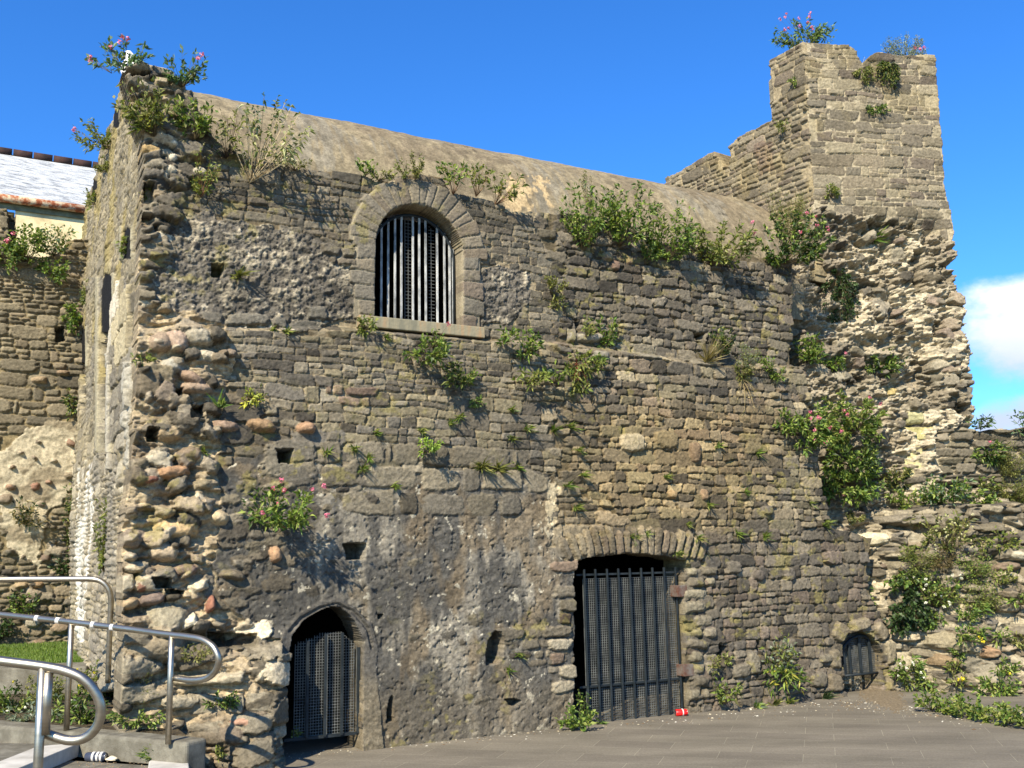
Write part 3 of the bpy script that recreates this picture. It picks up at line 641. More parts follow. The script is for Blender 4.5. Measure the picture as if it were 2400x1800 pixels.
# dark rooms behind the openings: floor, back wall, ends, each a slab
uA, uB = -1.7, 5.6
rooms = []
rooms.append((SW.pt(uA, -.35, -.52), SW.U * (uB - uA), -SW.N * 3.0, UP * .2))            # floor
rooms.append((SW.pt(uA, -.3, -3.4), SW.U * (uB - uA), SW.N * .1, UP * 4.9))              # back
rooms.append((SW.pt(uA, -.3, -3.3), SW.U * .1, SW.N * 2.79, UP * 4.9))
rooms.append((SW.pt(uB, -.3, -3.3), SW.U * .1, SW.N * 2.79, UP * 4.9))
rooms.append((SW.pt(uA + .1, SW.uv(1480, 1180)[1] + .16, -2.0), SW.U * (uB - uA - .12), SW.N * .1, UP * 3.7))  # dark partition added to hide the lit vault, keeping the window black
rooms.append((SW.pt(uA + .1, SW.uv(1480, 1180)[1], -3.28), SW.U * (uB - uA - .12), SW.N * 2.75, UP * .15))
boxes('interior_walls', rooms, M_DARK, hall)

# ================================================================== barrel vault
vs = 4.5; cd = 2.0; RA, RB = 1.66, 1.87
uL_, uR_ = -1.62, 5.6
nu, nv = 520, 210
us = np.linspace(uL_, uR_, nu); ts = np.linspace(-.08, math.pi + .08, nv)
rng_ = None
du1 = fbm(us, ts * 1.6, .5, .5, 901, 4) - .5; du2 = fbm(us, ts * 1.6, .06, .06, 902, 4) - .5
RR = 1 + du1 * .022 + du2 * .006
Pv = SW.O + us[None, :, None] * SW.U + (vs + (RB * RR * np.sin(ts)[:, None]))[..., None] * UP - (cd - RA * RR * np.cos(ts)[:, None])[..., None] * SW.N
st1 = fbm(us, ts * 1.6, .05, .35, 903, 5, .6); st2 = fbm(us, ts * 1.6, .35, .5, 904, 5, .6); 
# diagonal streaks: shear the pattern along the vault
uu_, tt_ = np.meshgrid(us, ts); sh = fbm(us, ts * 1.6, .2, .12, 905, 5, .65)
a = sst(st2 + (sh - .5) * .5, .42, .62)[..., None]; b2 = sst(st1, .55, .72)[..., None]; c2 = sst(fbm(us, ts * 1.6, .5, .9, 906, 4) + (st1 - .5) * .8, .62, .74)[..., None]
vc = lin((130, 118, 93)) * (1 - a) + lin((118, 106, 84)) * a
vc = vc * (1 - .24 * b2) + lin((84, 76, 62)) * .24 * b2
vc = vc * (1 - .55 * c2) + lin((142, 136, 120)) * .4 * c2
vx, vy, _ = proj(Pv)
pk = (inpoly(vx + (sh - .5) * 90, vy + (st1 - .5) * 60, [(1192, 415), (1215, 412), (1240, 440), (1262, 490), (1200, 500), (1178, 482), (1190, 450)]) | inpoly(vx + (sh - .5) * 60, vy + (st1 - .5) * 40, [(1252, 410), (1275, 425), (1300, 480), (1280, 480)]))[..., None]
vc = np.where(pk, lin((172, 150, 112)) * (1 + (st1[..., None] - .5) * .3), vc) * (1 + (du2[..., None]) * 1.1)
idx = np.arange(nu * nv).reshape(nv, nu)
kf = ~((np.abs(us[None, :-1] - uc_w) < WR + .12) & (np.cos(ts[:-1])[:, None] > 0) & (Pv[1:, 1:, 2] < vs_w + WR + .02))
Qv = np.stack([idx[:-1, :-1], idx[:-1, 1:], idx[1:, 1:], idx[1:, :-1]], -1)[kf]
ck_ = np.abs(fbm(us, ts * 1.6, .45, .6, 911, 5, .6) * 2 - 1); ck2 = (ck_ < .008) & (fbm(us, ts * 1.6, .9, .9, 912, 2) > .5); vc[ck2] *= .5
link('vault_roof', mesh_np('vault_roof', Pv.reshape(-1, 3), Qv, np.clip(vc, .01, .8).reshape(-1, 3)), M_VAULT, hall)
# ================================================================== gable end of the hall, seen at a sharp angle on the left
SG = Surf(SW.at(296, 1400)*np.array([1, 1, 0]), WN)
g_ = HF(SG, -7.6, -.06, -.2, 6.9, .022, .0105, 23)
g_.base = (g_.n(1.2, 1.0, 2, 3) - .5) * .10 + (g_.n(.2, .5, 6, 4) - .5) * .05; g_.h = g_.base.copy() - 1; g_.project()
ga_sil = g_.poly([(256, 164), (285, 163), (340, 150), (345, 1600), (150, 1640), (166, 1500), (166, 1350), (164, 1200), (170, 1050), (180, 800), (188, 640), (193, 560), (205, 430), (222, 320), (240, 235)], 2, 9)
gf = g_.n(.06, .04, 11, 4); gm_ = g_.n(.3, .25, 12, 4)
g_.fill(ga_sil, (150, 138, 110), -.002, (gf - .5) * .02, .25)
gz = ga_sil & (g_.PY < 1080)
g_.masonry(gz, [(138, 126, 96), (150, 136, 100), (126, 116, 92), (144, 132, 104), (132, 118, 84), (120, 112, 94)], bh=(.12, .2), L=(.2, .5), gap=.004, proud=(.0, .016), p=8, edge=.008, bulge=.0, jit=.3)
g_.masonry(ga_sil & ~gz, [(150, 140, 118), (162, 152, 128), (138, 128, 106), (128, 118, 100)], bh=(.1, .2), L=(.12, .3), gap=.006, proud=(.004, .022), p=4, edge=.014, jit=.4)
mo = sst(g_.n(.5, .9, 14, 4), .5, .66)[..., None] * .55 * (g_.PY < 900)[..., None]; g_.col = g_.col * (1 - mo) + lin((150, 134, 76)) * mo
gy = sst(g_.n(.8, .9, 15, 4), .48, .62)[..., None] * .5 * (g_.PY > 650)[..., None]; g_.col = g_.col * (1 - gy) + lin((116, 112, 104)) * gy
def slit_shade(pts, d, dark=.5, jit=1.0):
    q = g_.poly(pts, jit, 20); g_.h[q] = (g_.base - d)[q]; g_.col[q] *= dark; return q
# recessed panels of grey blocks below the slits
for pts in ([(238, 775), (263, 770), (262, 900), (258, 1060), (234, 1095), (236, 900)], [(188, 850), (203, 850), (200, 960), (188, 975)]):
    q = g_.poly(pts, 1, 20); g_.h[q] = (g_.base - .09 + (gf - .5) * .01)[q]
    g_.masonry(q, [(84, 81, 75), (98, 95, 87), (74, 72, 68)], bh=(.1, .14), courses=(1,), proud=(-.075, -.065), gap=.006, edge=.004)
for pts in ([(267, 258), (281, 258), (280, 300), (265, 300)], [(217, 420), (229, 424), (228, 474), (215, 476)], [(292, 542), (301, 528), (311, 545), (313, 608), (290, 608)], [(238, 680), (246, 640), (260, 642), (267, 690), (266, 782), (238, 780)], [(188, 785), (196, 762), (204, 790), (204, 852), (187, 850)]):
    slit_shade(pts, .004, .02)  # slit darkness painted near-black into the colour; barely any real recess
for x0, x1, y0, y1 in ((229, 235, 650, 1060), (268, 273, 640, 700), (262, 267, 790, 1060), (205, 209, 765, 860), (286, 290, 530, 610), (313, 317, 530, 610)):
    q = g_.poly([(x0, y0), (x1, y0), (x1, y1), (x0, y1)], 1, 21); g_.col[q] = lin((150, 142, 118)); g_.h[q] = (g_.base + .03)[q]
q = g_.poly([(284, 672), (313, 676), (316, 812), (266, 826), (268, 720)], 1, 22)
g_.masonry(q, [(182, 176, 160), (168, 152, 104), (172, 156, 108), (186, 180, 166)], bh=(.2, .3), L=(.5, .8), courses=(1,), proud=(.04, .05), gap=.004, p=12, edge=.006)
q = g_.poly([(268, 826), (316, 812), (314, 960), (306, 1050), (266, 1060)], 1, 22)
g_.masonry(q, [(124, 118, 104), (136, 130, 116), (114, 108, 98)], bh=(.14, .2), L=(.4, .6), courses=(1,), proud=(.03, .04), gap=.004, p=12, edge=.006)
for x0, x1, y0 in ((262, 267, 830), (306, 314, 850)):
    q = g_.poly([(x0, y0), (x1, y0), (x1 - 3, 1100), (x0 - 3, 1100)], 1, 23); g_.col[q] = lin((160, 154, 138)); g_.h[q] += .03
wh = g_.poly([(184, 1100), (214, 1085), (222, 1200), (214, 1500), (186, 1510), (178, 1300)], 9, 24); k_ = (sst(g_.n(.5, 1.2, 25, 4), .36, .5) * wh)[..., None]
g_.col = g_.col * (1 - k_ * .6) + lin((224, 220, 208)) * k_ * .6
g_.col = np.clip(g_.col, .01, .8)
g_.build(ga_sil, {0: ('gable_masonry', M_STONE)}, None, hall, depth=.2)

# ================================================================== tower on the right
ST = Surf((3.35, 11.24, 0), (1, .17, 0))
tower = empty('ruined_tower', ST.pt(.8, 0), 'tall ruined stone tower with notched top and broken pale core', 'tower')
lowwall = empty('rubble_wall', ST.pt(2.6, 0, .5), 'low overgrown rubble wall leaning against the foot of the tower', 'ruined wall')
t = HF(ST, -.25, 3.3, -.3, 7.9, .0088, .0088, 37)
X_, Y_ = t.PX.copy(), t.PY.copy(); UT, VT = np.meshgrid(t.U, t.V)
vled = 2.17 + (t.n(.5, .5, 2, 3) - .5) * .16
ramp = sst(X_ + (t.n(.3, .3, 3) - .5) * 40, 2035, 2110)
corez = sst(Y_ + (t.n(.4, .3, 4) - .5) * 90, 480, 600) * (1 - sst(X_, 2165, 2240)) * (1 - sst(Y_, 985, 1060) * sst(X_, 2120, 2180))
b = -corez * (.10 + .34 * (t.n(.55, .4, 5, 4, .55) - .35))
b += ramp * sst(vled - VT, 0, .05) * (.30 + .75 * np.clip((2.2 - VT) / 2.2, 0, 1) * sst(X_, 2080, 2420))
b += ramp * (t.n(.5, .2, 6, 4) - .5) * .30 * sst(vled - VT, 0, .1)
b += (t.n(1.0, .9, 7, 3) - .5) * .06
b += .10 * inpoly(X_, Y_, [(2052, 1555), (2128, 1555), (2215, 1640), (2240, 1760), (2050, 1760)])
t.base = b; t.h = b.copy() - 1; t.project()
tsil = t.poly([(1878, 76), (1920, 78), (1962, 87), (1989, 105), (2007, 119), (2009, 134), (2023, 147), (2040, 132), (2059, 122), (2090, 128), (2121, 133), (2150, 128), (2193, 128), (2194, 155), (2192, 175), (2200, 230), (2203, 290), (2208, 330), (2212, 400), (2216, 440), (2220, 460), (2226, 490),
               (2232, 520), (2236, 545), (2231, 575), (2234, 600), (2231, 630), (2238, 660), (2236, 690), (2252, 702), (2258, 760), (2248, 775), (2262, 812), (2276, 838), (2262, 850), (2270, 880), (2275, 912), (2268, 945), (2278, 962), (2275, 988), (2268, 1002), (2290, 1012), (2322, 1008), (2345, 1003), (2370, 1011), (2400, 1000),
               (2700, 985), (2700, 1900), (1780, 1900), (1780, 640), (1868, 600), (1900, 560), (1908, 470), (1895, 300)], 3, 10)
tf = t.n(.05, .04, 11, 4); tb = t.n(.2, .16, 12, 4, .65); tl = t.n(.13, .05, 13, 4, .6); tr_ = 1 - np.abs(t.n(.16, .07, 14, 4, .6) * 2 - 1)
PX, PY = t.PX, t.PY
zc1 = t.poly([(1800, 0), (2400, 0), (2400, 600), (2260, 600), (2240, 560), (2150, 540), (2040, 510), (1960, 500), (1900, 480), (1800, 470)], 18, 15)
zlw = t.poly([(2185, 1010), (2500, 960), (2500, 1150), (2240, 1145), (2190, 1120)], 8, 17)
ztal = (ramp > .5) & (VT < vled)
t.fill(tsil, (160, 148, 122), .002, (tf - .5) * .014, .2)
t.masonry(tsil & zc1, [(134, 120, 90), (122, 110, 86), (112, 102, 84), (142, 128, 94), (104, 96, 82), (126, 110, 84), (118, 106, 88), (108, 92, 80)], bh=(.10, .17), L=(.18, .4), courses=(1, 1, 2, 2), gap=.0035, proud=(.005, .020), p=10, edge=.006, bulge=.002, jit=.3, rot=.025)
mo = (sst(t.n(.4, .35, 18, 4), .5, .66) * (PY < 330) * zc1)[..., None] * .18; t.col = t.col * (1 - mo) + lin((142, 124, 66)) * mo
# pale ledged core
zk = tsil & ~zc1 & ~zlw & ~ztal
hk = (tb - .5) * .42 + (tl - .5) * .14 + (tr_ - .6) * .12 + (tf - .5) * .035
t.fill(zk, (190, 174, 138), 0, hk, .25)
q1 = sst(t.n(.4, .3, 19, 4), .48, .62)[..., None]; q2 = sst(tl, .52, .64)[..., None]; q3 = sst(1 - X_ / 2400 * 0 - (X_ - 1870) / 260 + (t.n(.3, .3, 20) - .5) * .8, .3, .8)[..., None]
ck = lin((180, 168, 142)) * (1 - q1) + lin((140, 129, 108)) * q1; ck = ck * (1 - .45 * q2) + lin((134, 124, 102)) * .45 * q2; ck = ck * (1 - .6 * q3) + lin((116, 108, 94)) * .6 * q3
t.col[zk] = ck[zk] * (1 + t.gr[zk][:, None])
t.rubble(zk, 360, (.03, .09), (1.1, 2.6), GREY[:6] + [(150, 140, 116), (160, 150, 124), (136, 110, 96), (140, 130, 104)], proud=(.03, .12), edge=.012, bulge=.010, tilt=.02, rot=.35, p=4)
t.masonry(zk & (X_ > 2215) & (PY < 940), [(134, 126, 106), (122, 114, 98), (146, 136, 114), (150, 126, 100)], bh=(.14, .22), L=(.12, .2), courses=(1, 1, 2), proud=(.05, .11), p=4, jit=.35, gap=.006)
t.masonry(zk & (X_ > 2140) & (PY > 945) & (PY < 1010), GREY, bh=(.1, .14), L=(.12, .24), courses=(1,), proud=(.02, .05), p=4, jit=.4)
t.masonry(tsil & zlw, [(104, 94, 76), (92, 84, 70), (116, 104, 82), (98, 90, 66), (124, 114, 92)], bh=(.07, .12), L=(.5, .9), courses=(1, 2), gap=.001, proud=(.02, .07), p=5, jit=.6, tilt=.012, edge=.012, trap=.15)
# dressed greenish blocks
for (x, y, a, b_, c) in ((2156, 976, .105, .085, (164, 158, 116)), (2170, 1012, .15, .08, (160, 152, 104)), (2150, 1080, .10, .22, (172, 164, 120)), (2105, 910, .06, .05, (168, 150, 100)), (2065, 1130, .08, .03, (150, 140, 112))):
    u, v = ST.uv(x, y, 0); t.stone(u, v, a, b_, 0, 7, .06, .02, .006, lin(c), .2, .002)
# talus and ledge
t.fill(tsil & ztal, (170, 156, 128), 0, (tb - .5) * .18 + (tl - .5) * .05 + (tf - .5) * .03, .25)
sg = sst(t.n(.5, .4, 21, 4), .47, .6)[..., None]; ct = lin((156, 145, 120)) * (1 - sg) + lin((112, 102, 82)) * sg
zz = tsil & ztal; t.col[zz] = ct[zz] * (1 + t.gr[zz][:, None])
t.masonry(zz & (VT > vled - .20), [(124, 112, 90), (112, 102, 84), (134, 122, 96)], bh=(.08, .1), L=(.2, .5), courses=(1,), proud=(.015, .07), p=5, jit=.5, rot=.04, gap=.008)
t.rubble(zz, 420, (.035, .11), (1.5, 3.4), GREY[:6] + [(140, 128, 100), (154, 142, 114), (132, 112, 84), (124, 112, 88)], proud=(.03, .11), edge=.014, bulge=.010, tilt=.015, rot=.25, p=4)
for (x, y, rx, ry, c, r) in ((2240, 1505, 44, 22, (142, 130, 98), -.1), (2235, 1555, 28, 16, (150, 120, 78), -.1), (2312, 1526, 20, 15, (160, 116, 76), 0), (2300, 1570, 36, 24, (136, 128, 108), -.5), (2210, 1485, 24, 7, (118, 110, 98), 0), (2165, 1495, 40, 15, (168, 150, 118), 0), (2110, 1508, 30, 14, (150, 140, 112), 0), (2140, 1525, 34, 12, (146, 138, 118), 0), (2180, 1430, 60, 9, (122, 114, 98), -.05), (2140, 1570, 24, 15, (140, 130, 108), 0), (2105, 1260, 34, 16, (200, 188, 150), 0), (2085, 1290, 24, 14, (196, 184, 146), 0), (2075, 1340, 28, 20, (140, 128, 100), 0), (2190, 1345, 40, 26, (116, 106, 90), 0),
                      (2200, 1215, 110, 13, (124, 114, 96), 0), (2080, 1215, 40, 12, (128, 118, 96), 0), (2330, 1240, 60, 16, (130, 118, 92), .1), (2384, 1300, 18, 14, (176, 168, 140), 0), (2370, 1330, 30, 12, (128, 104, 84), 0), (2250, 1640, 60, 14, (118, 112, 98), 0), (2330, 1660, 60, 16, (124, 116, 96), 0), (2360, 1420, 30, 16, (140, 128, 104), 0), (2380, 1480, 24, 12, (120, 110, 92), 0), (2380, 1590, 26, 14, (128, 118, 96), 0)):
    u, v = ST.uv(x, y, .55); sc_ = 10.9 / 2300; t.stone(u, v, rx * sc_ * 1.05, ry * sc_, r, 2.8, .09, .03, .03, mt(c), .3, .005, grain=.1)
stp = t.poly([(2052, 1558), (2128, 1556), (2215, 1636), (2240, 1740), (2050, 1740)], 1, 25)
t.h[stp & zz] = (t.base + .05)[stp & zz]; t.masonry(stp & zz, [(134, 130, 112), (124, 120, 104), (142, 126, 106)], bh=(.10, .11), L=(.2, .3), courses=(1,), proud=(.075, .085), p=12, gap=.004, edge=.005, rot=.0)
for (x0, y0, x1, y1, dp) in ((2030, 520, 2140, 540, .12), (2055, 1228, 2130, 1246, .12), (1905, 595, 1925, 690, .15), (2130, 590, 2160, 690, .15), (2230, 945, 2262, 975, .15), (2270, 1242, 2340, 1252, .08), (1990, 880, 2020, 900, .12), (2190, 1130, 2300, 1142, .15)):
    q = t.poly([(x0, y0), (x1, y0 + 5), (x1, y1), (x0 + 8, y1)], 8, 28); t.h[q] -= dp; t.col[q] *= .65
dk = sst(t.n(.6, .5, 31, 4), .55, .7)[..., None] * .25; t.col *= (1 - dk)
t.pid[:] = 0; t.pid[(ramp > .02) & (VT < vled) & (X_ > 2040)] = 1; t.pid[(X_ > 2268)] = 1
t.col = np.clip(t.col, .01, .8)
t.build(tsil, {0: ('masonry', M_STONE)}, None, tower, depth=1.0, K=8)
t.build(tsil, {1: ('masonry', M_STONE)}, None, lowwall, depth=.9, K=8)
# left face of the tower running back into the cross wall
cnr = ST.at(1893, 300) * np.array([1, 1, 0])
SX = Surf(cnr + np.array([.01, .01, 0]), (.55, -.835, 0))
x = HF(SX, -5.0, .05, 4.2, 7.9, .0115, .0088, 41)
x.base = (x.n(1., .8, 2, 3) - .5) * .06; x.h = x.base.copy() - 1; x.project()
xs = x.poly([(1878, 76), (1884, 100), (1896, 300), (1910, 470), (1914, 660), (1540, 660), (1560, 416), (1600, 398), (1636, 378), (1661, 358), (1678, 356), (1698, 391), (1709, 389), (1709, 340), (1730, 322), (1755, 307), (1777, 300), (1813, 277), (1811, 240), (1806, 180), (1803, 122), (1840, 98)], 3, 9)
xf = x.n(.05, .04, 11, 4)
x.fill(xs, (150, 136, 108), -.002, (xf - .5) * .014, .2)
x.masonry(xs, [(134, 120, 88), (122, 108, 82), (112, 100, 80), (142, 126, 92), (116, 98, 82), (126, 112, 84)], bh=(.10, .17), L=(.2, .45), courses=(1, 2, 2), gap=.004, proud=(.008, .028), p=7, edge=.01, bulge=.005)
rd = (x.poly([(1770, 340), (1810, 330), (1818, 400), (1780, 410)], 8, 12))[..., None] * .4; x.col = x.col * (1 - rd) + lin((112, 88, 76)) * rd
mo = sst(x.n(.4, .35, 18, 4), .5, .66)[..., None] * .18; x.col = x.col * (1 - mo) + lin((146, 126, 62)) * mo
x.col = np.clip(x.col, .01, .8)
x.build(xs, {0: ('cross_wall', M_STONE)}, None, tower, depth=.55, K=5)
u, v = ST.uv(1888, 437); 

# ================================================================== old wall at far left
SL = Surf((-5.75, 13.1, 0), WU)
bw = empty('boundary_wall', SL.pt(-1, .5), 'warm brown rubble wall with pale plaster patch behind the lawn', 'stone wall')
l = HF(SL, -3.4, 1.6, .2, 6.4, .0125, .0115, 53)
l.base = (l.n(1., .8, 2, 3) - .5) * .10; l.h = l.base.copy() - 1; l.project()
ls = l.poly([(-250, 440), (-20, 470), (18, 482), (38, 500), (40, 560), (60, 600), (110, 600), (140, 590), (150, 575), (160, 560), (400, 560), (400, 1700), (-250, 1700)], 5, 9)
lf = l.n(.06, .05, 11, 4); lp = l.poly([(-100, 1075), (0, 1060), (60, 1010), (110, 990), (182, 984), (182, 1110), (150, 1180), (110, 1200), (90, 1330), (20, 1280), (0, 1190), (-100, 1180)], 14, 12)
l.fill(ls, (128, 114, 84), -.004, (lf - .5) * .02, .2)
l.masonry(ls & ~lp, [(128, 112, 80), (114, 102, 76), (136, 120, 84), (120, 106, 76), (104, 94, 74), (140, 118, 84)], bh=(.12, .2), L=(.16, .36), courses=(1, 2, 2, 3), gap=.006, proud=(.012, .04), p=4.5, edge=.014, bulge=.008, jit=.4)
l.fill(lp, (180, 168, 140), .02, (l.n(.1, .08, 13, 4) - .5) * .045, .2)
a = sst(l.n(.3, .25, 14, 4), .5, .62)[..., None]; q = lp; l.col[q] = (l.col * (1 - a) + lin((140, 128, 104)) * a)[q]
l.rubble(lp, 12, (.03, .06), (1.1, 1.8), BOUL + [(150, 96, 70)], proud=(.05, .09), edge=.02, bulge=.02)
l.rubble(ls & (l.PY > 1290), 60, (.05, .11), (1.2, 2.2), BOUL + GREY, proud=(.03, .08), edge=.03, bulge=.03)
for (x_, y_, rx, ry, c) in ((75, 1460, 18, 14, (158, 150, 128)), (138, 1470, 22, 14, (150, 122, 92)), (82, 1140, 11, 10, (150, 96, 74)), (25, 1140, 11, 8, (156, 112, 80)), (90, 1370, 14, 8, (160, 120, 72)), (108, 1308, 12, 9, (120, 96, 80)), (148, 870, 16, 9, (150, 118, 84)), (92, 890, 18, 10, (158, 128, 88)), (50, 1370, 18, 8, (168, 138, 92)), (10, 1170, 18, 14, (140, 120, 96))):
    u, v = SL.uv(x_, y_, .05); sc_ = 12.6 / 2300; l.stone(u, v, rx * sc_, ry * sc_, 0, 2.6, .07, .03, .03, mt(c), .25, .004)
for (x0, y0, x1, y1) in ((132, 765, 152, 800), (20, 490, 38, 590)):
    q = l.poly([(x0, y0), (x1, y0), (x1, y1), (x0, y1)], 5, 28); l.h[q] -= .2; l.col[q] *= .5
l.col = np.clip(l.col, .01, .8)
l.build(ls, {0: ('masonry', M_STONE)}, None, bw, depth=.5)

# ================================================================== white roofed building behind it
SE = Surf((-7.5, 17.6, 0), WU); SRd = Surf((-7.5, 17.6, 0) - SE.N * 3.2, WU)
bd = empty('cottage', SE.pt(-1, 0), 'cream building with flaking white slate roof and rusty gutter behind the wall', 'building')
M_ROOF = noise_mat('flaking_white_slate', (88, 92, 95), (176, 178, 176), 9, bump=.8, stretch=(.35, 1, 1.3), c3=(150, 153, 154), lo=.33, hi=.58, bscale=30, bdist=.02)
M_RIDGE = noise_mat('dark_ridge_tile', (36, 30, 28), (70, 46, 40), 5, bump=.4)
M_GUT = noise_mat('rusty_painted_gutter', (118, 62, 38), (188, 170, 140), 7, bump=.4, c3=(146, 86, 54), lo=.36, hi=.56)
M_FASC = noise_mat('peeling_green_fascia', (94, 88, 66), (130, 128, 100), 5, bump=.3)
M_CREAM = noise_mat('cream_render', (176, 158, 118), (224, 206, 160), 2.5, bump=.3, c3=(212, 194, 150))
e0, e1 = SE.at(-220, 428), SE.at(330, 506)
z_e = SE.at(100, 476)[2]; r_at = SRd.at(100, 374); zr_ = r_at[2]
ua_, ub_2 = SE.uv(-220, 460)[0], SE.uv(330, 480)[0]
A = SE.pt(ua_, z_e, .08); B = SE.pt(ub_2, z_e, .08); Cc_ = SE.pt(ub_2, zr_, -3.2); D = SE.pt(ua_, zr_, -3.2)
nrf = nrm(np.cross(B - A, D - A))
V = np.array([A, B, Cc_, D, A - nrf * .08, B - nrf * .08, Cc_ - nrf * .08, D - nrf * .08])
link('roof', mesh_np('roof', V, BF[:, ::-1], smooth=False), M_ROOF, bd)
tl_ = 0.39; uu0 = ua_
k = 0
while uu0 < ub_2:
    pts = [SE.pt(uu0 + .012, zr_ + .02, -3.2), SE.pt(uu0 + tl_ - .012, zr_ + .02, -3.2)]
    vv, qq = tubegeo(pts, .11, 10); vv[:, 2] = np.maximum(vv[:, 2], zr_ - .06)
    link('ridge_tile', mesh_np('ridge_tile', vv, qq), M_RIDGE, bd); uu0 += tl_; k += 1
tubes('gutter', [(np.array([SE.pt(ua_, z_e - .06, .155), SE.pt(ub_2, z_e - .06, .155)]), .075)], M_GUT, bd, 10)
boxes('fascia', [(SE.pt(ua_, z_e - .23, .055), SE.U * (ub_2 - ua_), SE.N * .03, UP * .17)], M_FASC, bd)
uw = SE.uv(34, 520)[0]
boxes('wall', [(SE.pt(uw, 0, -2.9), SE.U * (ub_2 - uw), SE.N * 2.95, UP * (z_e - .22))], M_CREAM, bd)
boxes('wall', [(SE.pt(ua_, 0, -2.8), SE.U * (uw - ua_ - .01), SE.N * 2.2, UP * (z_e - .05))], M_CREAM, bd)

# ================================================================== ground
m, tt_ = newmat('slate_paving'); n = tt_.nodes.new; L = tt_.links.new
tc_ = n('ShaderNodeTexCoord'); mp_ = n('ShaderNodeMapping'); mp_.inputs['Rotation'].default_value = (0, 0, math.radians(17)); L(tc_.outputs['Object'], mp_.inputs[0])
br = n('ShaderNodeTexBrick'); br.inputs['Scale'].default_value = 1; br.inputs['Brick Width'].default_value = .62; br.inputs['Row Height'].default_value = .30; br.inputs['Mortar Size'].default_value = .004; br.inputs['Mortar Smooth'].default_value = .6
br.offset = .37; L(mp_.outputs[0], br.inputs[0]); br.inputs['Color1'].default_value = (*lin((124, 117, 102)), 1); br.inputs['Color2'].default_value = (*lin((115, 108, 95)), 1); br.inputs['Mortar'].default_value = (*lin((146, 139, 120)), 1)
ns = n('ShaderNodeTexNoise'); ns.inputs['Scale'].default_value = 1.3; ns.inputs['Detail'].default_value = 8; mp2 = n('ShaderNodeMapping'); mp2.inputs['Rotation'].default_value = (0, 0, math.radians(17)); mp2.inputs['Scale'].default_value = (.8, 2.2, 1); L(tc_.outputs['Object'], mp2.inputs[0]); L(mp2.outputs[0], ns.inputs['Vector'])
nf = n('ShaderNodeTexNoise'); nf.inputs['Scale'].default_value = 60; nf.inputs['Detail'].default_value = 6; L(tc_.outputs['Object'], nf.inputs['Vector'])
mr = n('ShaderNodeMapRange'); L(ns.outputs['Fac'], mr.inputs[0]); mr.inputs[1].default_value = .3; mr.inputs[2].default_value = .7; mr.inputs[3].default_value = .62; mr.inputs[4].default_value = 1.0
mr2 = n('ShaderNodeMapRange'); L(nf.outputs['Fac'], mr2.inputs[0]); mr2.inputs[1].default_value = .3; mr2.inputs[2].default_value = .7; mr2.inputs[3].default_value = .85; mr2.inputs[4].default_value = 1.15
mm = n('ShaderNodeMath'); mm.operation = 'MULTIPLY'; L(mr.outputs[0], mm.inputs[0]); L(mr2.outputs[0], mm.inputs[1])
vs_ = n('ShaderNodeVectorMath'); vs_.operation = 'SCALE'; L(br.outputs['Color'], vs_.inputs[0]); L(mm.outputs[0], vs_.inputs['Scale'])
bp = n('ShaderNodeBump'); bp.inputs['Strength'].default_value = .5; bp.inputs['Distance'].default_value = .006; ad = n('ShaderNodeMath'); ad.operation = 'SUBTRACT'; L(nf.outputs['Fac'], ad.inputs[0]); L(br.outputs['Fac'], ad.inputs[1]); L(ad.outputs[0], bp.inputs['Height'])
p_ = n('ShaderNodeBsdfPrincipled'); p_.inputs['Roughness'].default_value = .8; p_.inputs['Specular IOR Level'].default_value = .2; L(vs_.outputs[0], p_.inputs['Base Color']); L(bp.outputs[0], p_.inputs['Normal']); o_ = n('ShaderNodeOutputMaterial'); L(p_.outputs[0], o_.inputs[0]); M_PAVE = m
GZ = .12
me = mesh_np('ground', np.array([(-400, -60, GZ), (400, -60, GZ), (400, 1200, GZ), (-400, 1200, GZ)]), np.array([[0, 1, 2, 3]]), smooth=False)
tag(link('ground', me, M_PAVE), kind='structure')
GZ = .12
def gpt(px, py, z):
    if z == 0: z = GZ
    d = ray(px, py); k = (z - C0[2]) / d[2]; return C0 + d * k
M_SOIL = noise_mat('weedy_soil', (44, 38, 28), (84, 74, 54), 7, bump=.9, bscale=40, bdist=.03)
M_TURF = noise_mat('turf', (58, 84, 24), (86, 116, 34), 4, bump=.5, bscale=60)
def slab(name, corners, z0, z1, mat, kind='structure', parent=None, bevel=0):
    n_ = len(corners); V = np.array([(c[0], c[1], z0) for c in corners] + [(c[0], c[1], z1) for c in corners])
    me = bpy.data.meshes.new(name); me.from_pydata([tuple(v) for v in V], [], [list(range(n_, 2 * n_)), list(range(n_))[::-1]] + [[i, (i + 1) % n_, n_ + (i + 1) % n_, n_ + i] for i in range(n_)]); me.update()
    o = link(name, me, mat, parent)
    if bevel: md = o.modifiers.new('bevel', 'BEVEL'); md.width = bevel; md.segments = 3
    if kind: tag(o, kind=kind)
    return o
ZL = .67
l0, l1 = gpt(-250, 1570, ZL), gpt(262, 1552, ZL)
lawn = slab('lawn', [l0, l1, SG.pt(-2.2, 0, -.2), SL.pt(1.2, 0, -.2), SL.pt(-3.4, 0, -.2), l0 + np.array([-1, 1, 0])], .13, ZL, M_TURF)
soil = slab('soil_bank', [gpt(-250, 1670, .45), gpt(436, 1726, .43), SW.pt(-1.55, 0, -.1), l1 + np.array([0, .1, 0]), l0], .125, .44, M_SOIL)
kb = slab('lawn_kerb', [l0 + np.array([0, -.16, 0]), gpt(215, 1562, ZL) + np.array([0, -.12, 0]), l1 + np.array([-.1, -.004, 0]), l0 + np.array([0, -.004, 0])], .02, ZL + .012, M_CONC, None, bevel=.02)
tag(kb, 'low grey stone kerb along the front edge of the lawn', 'kerb')
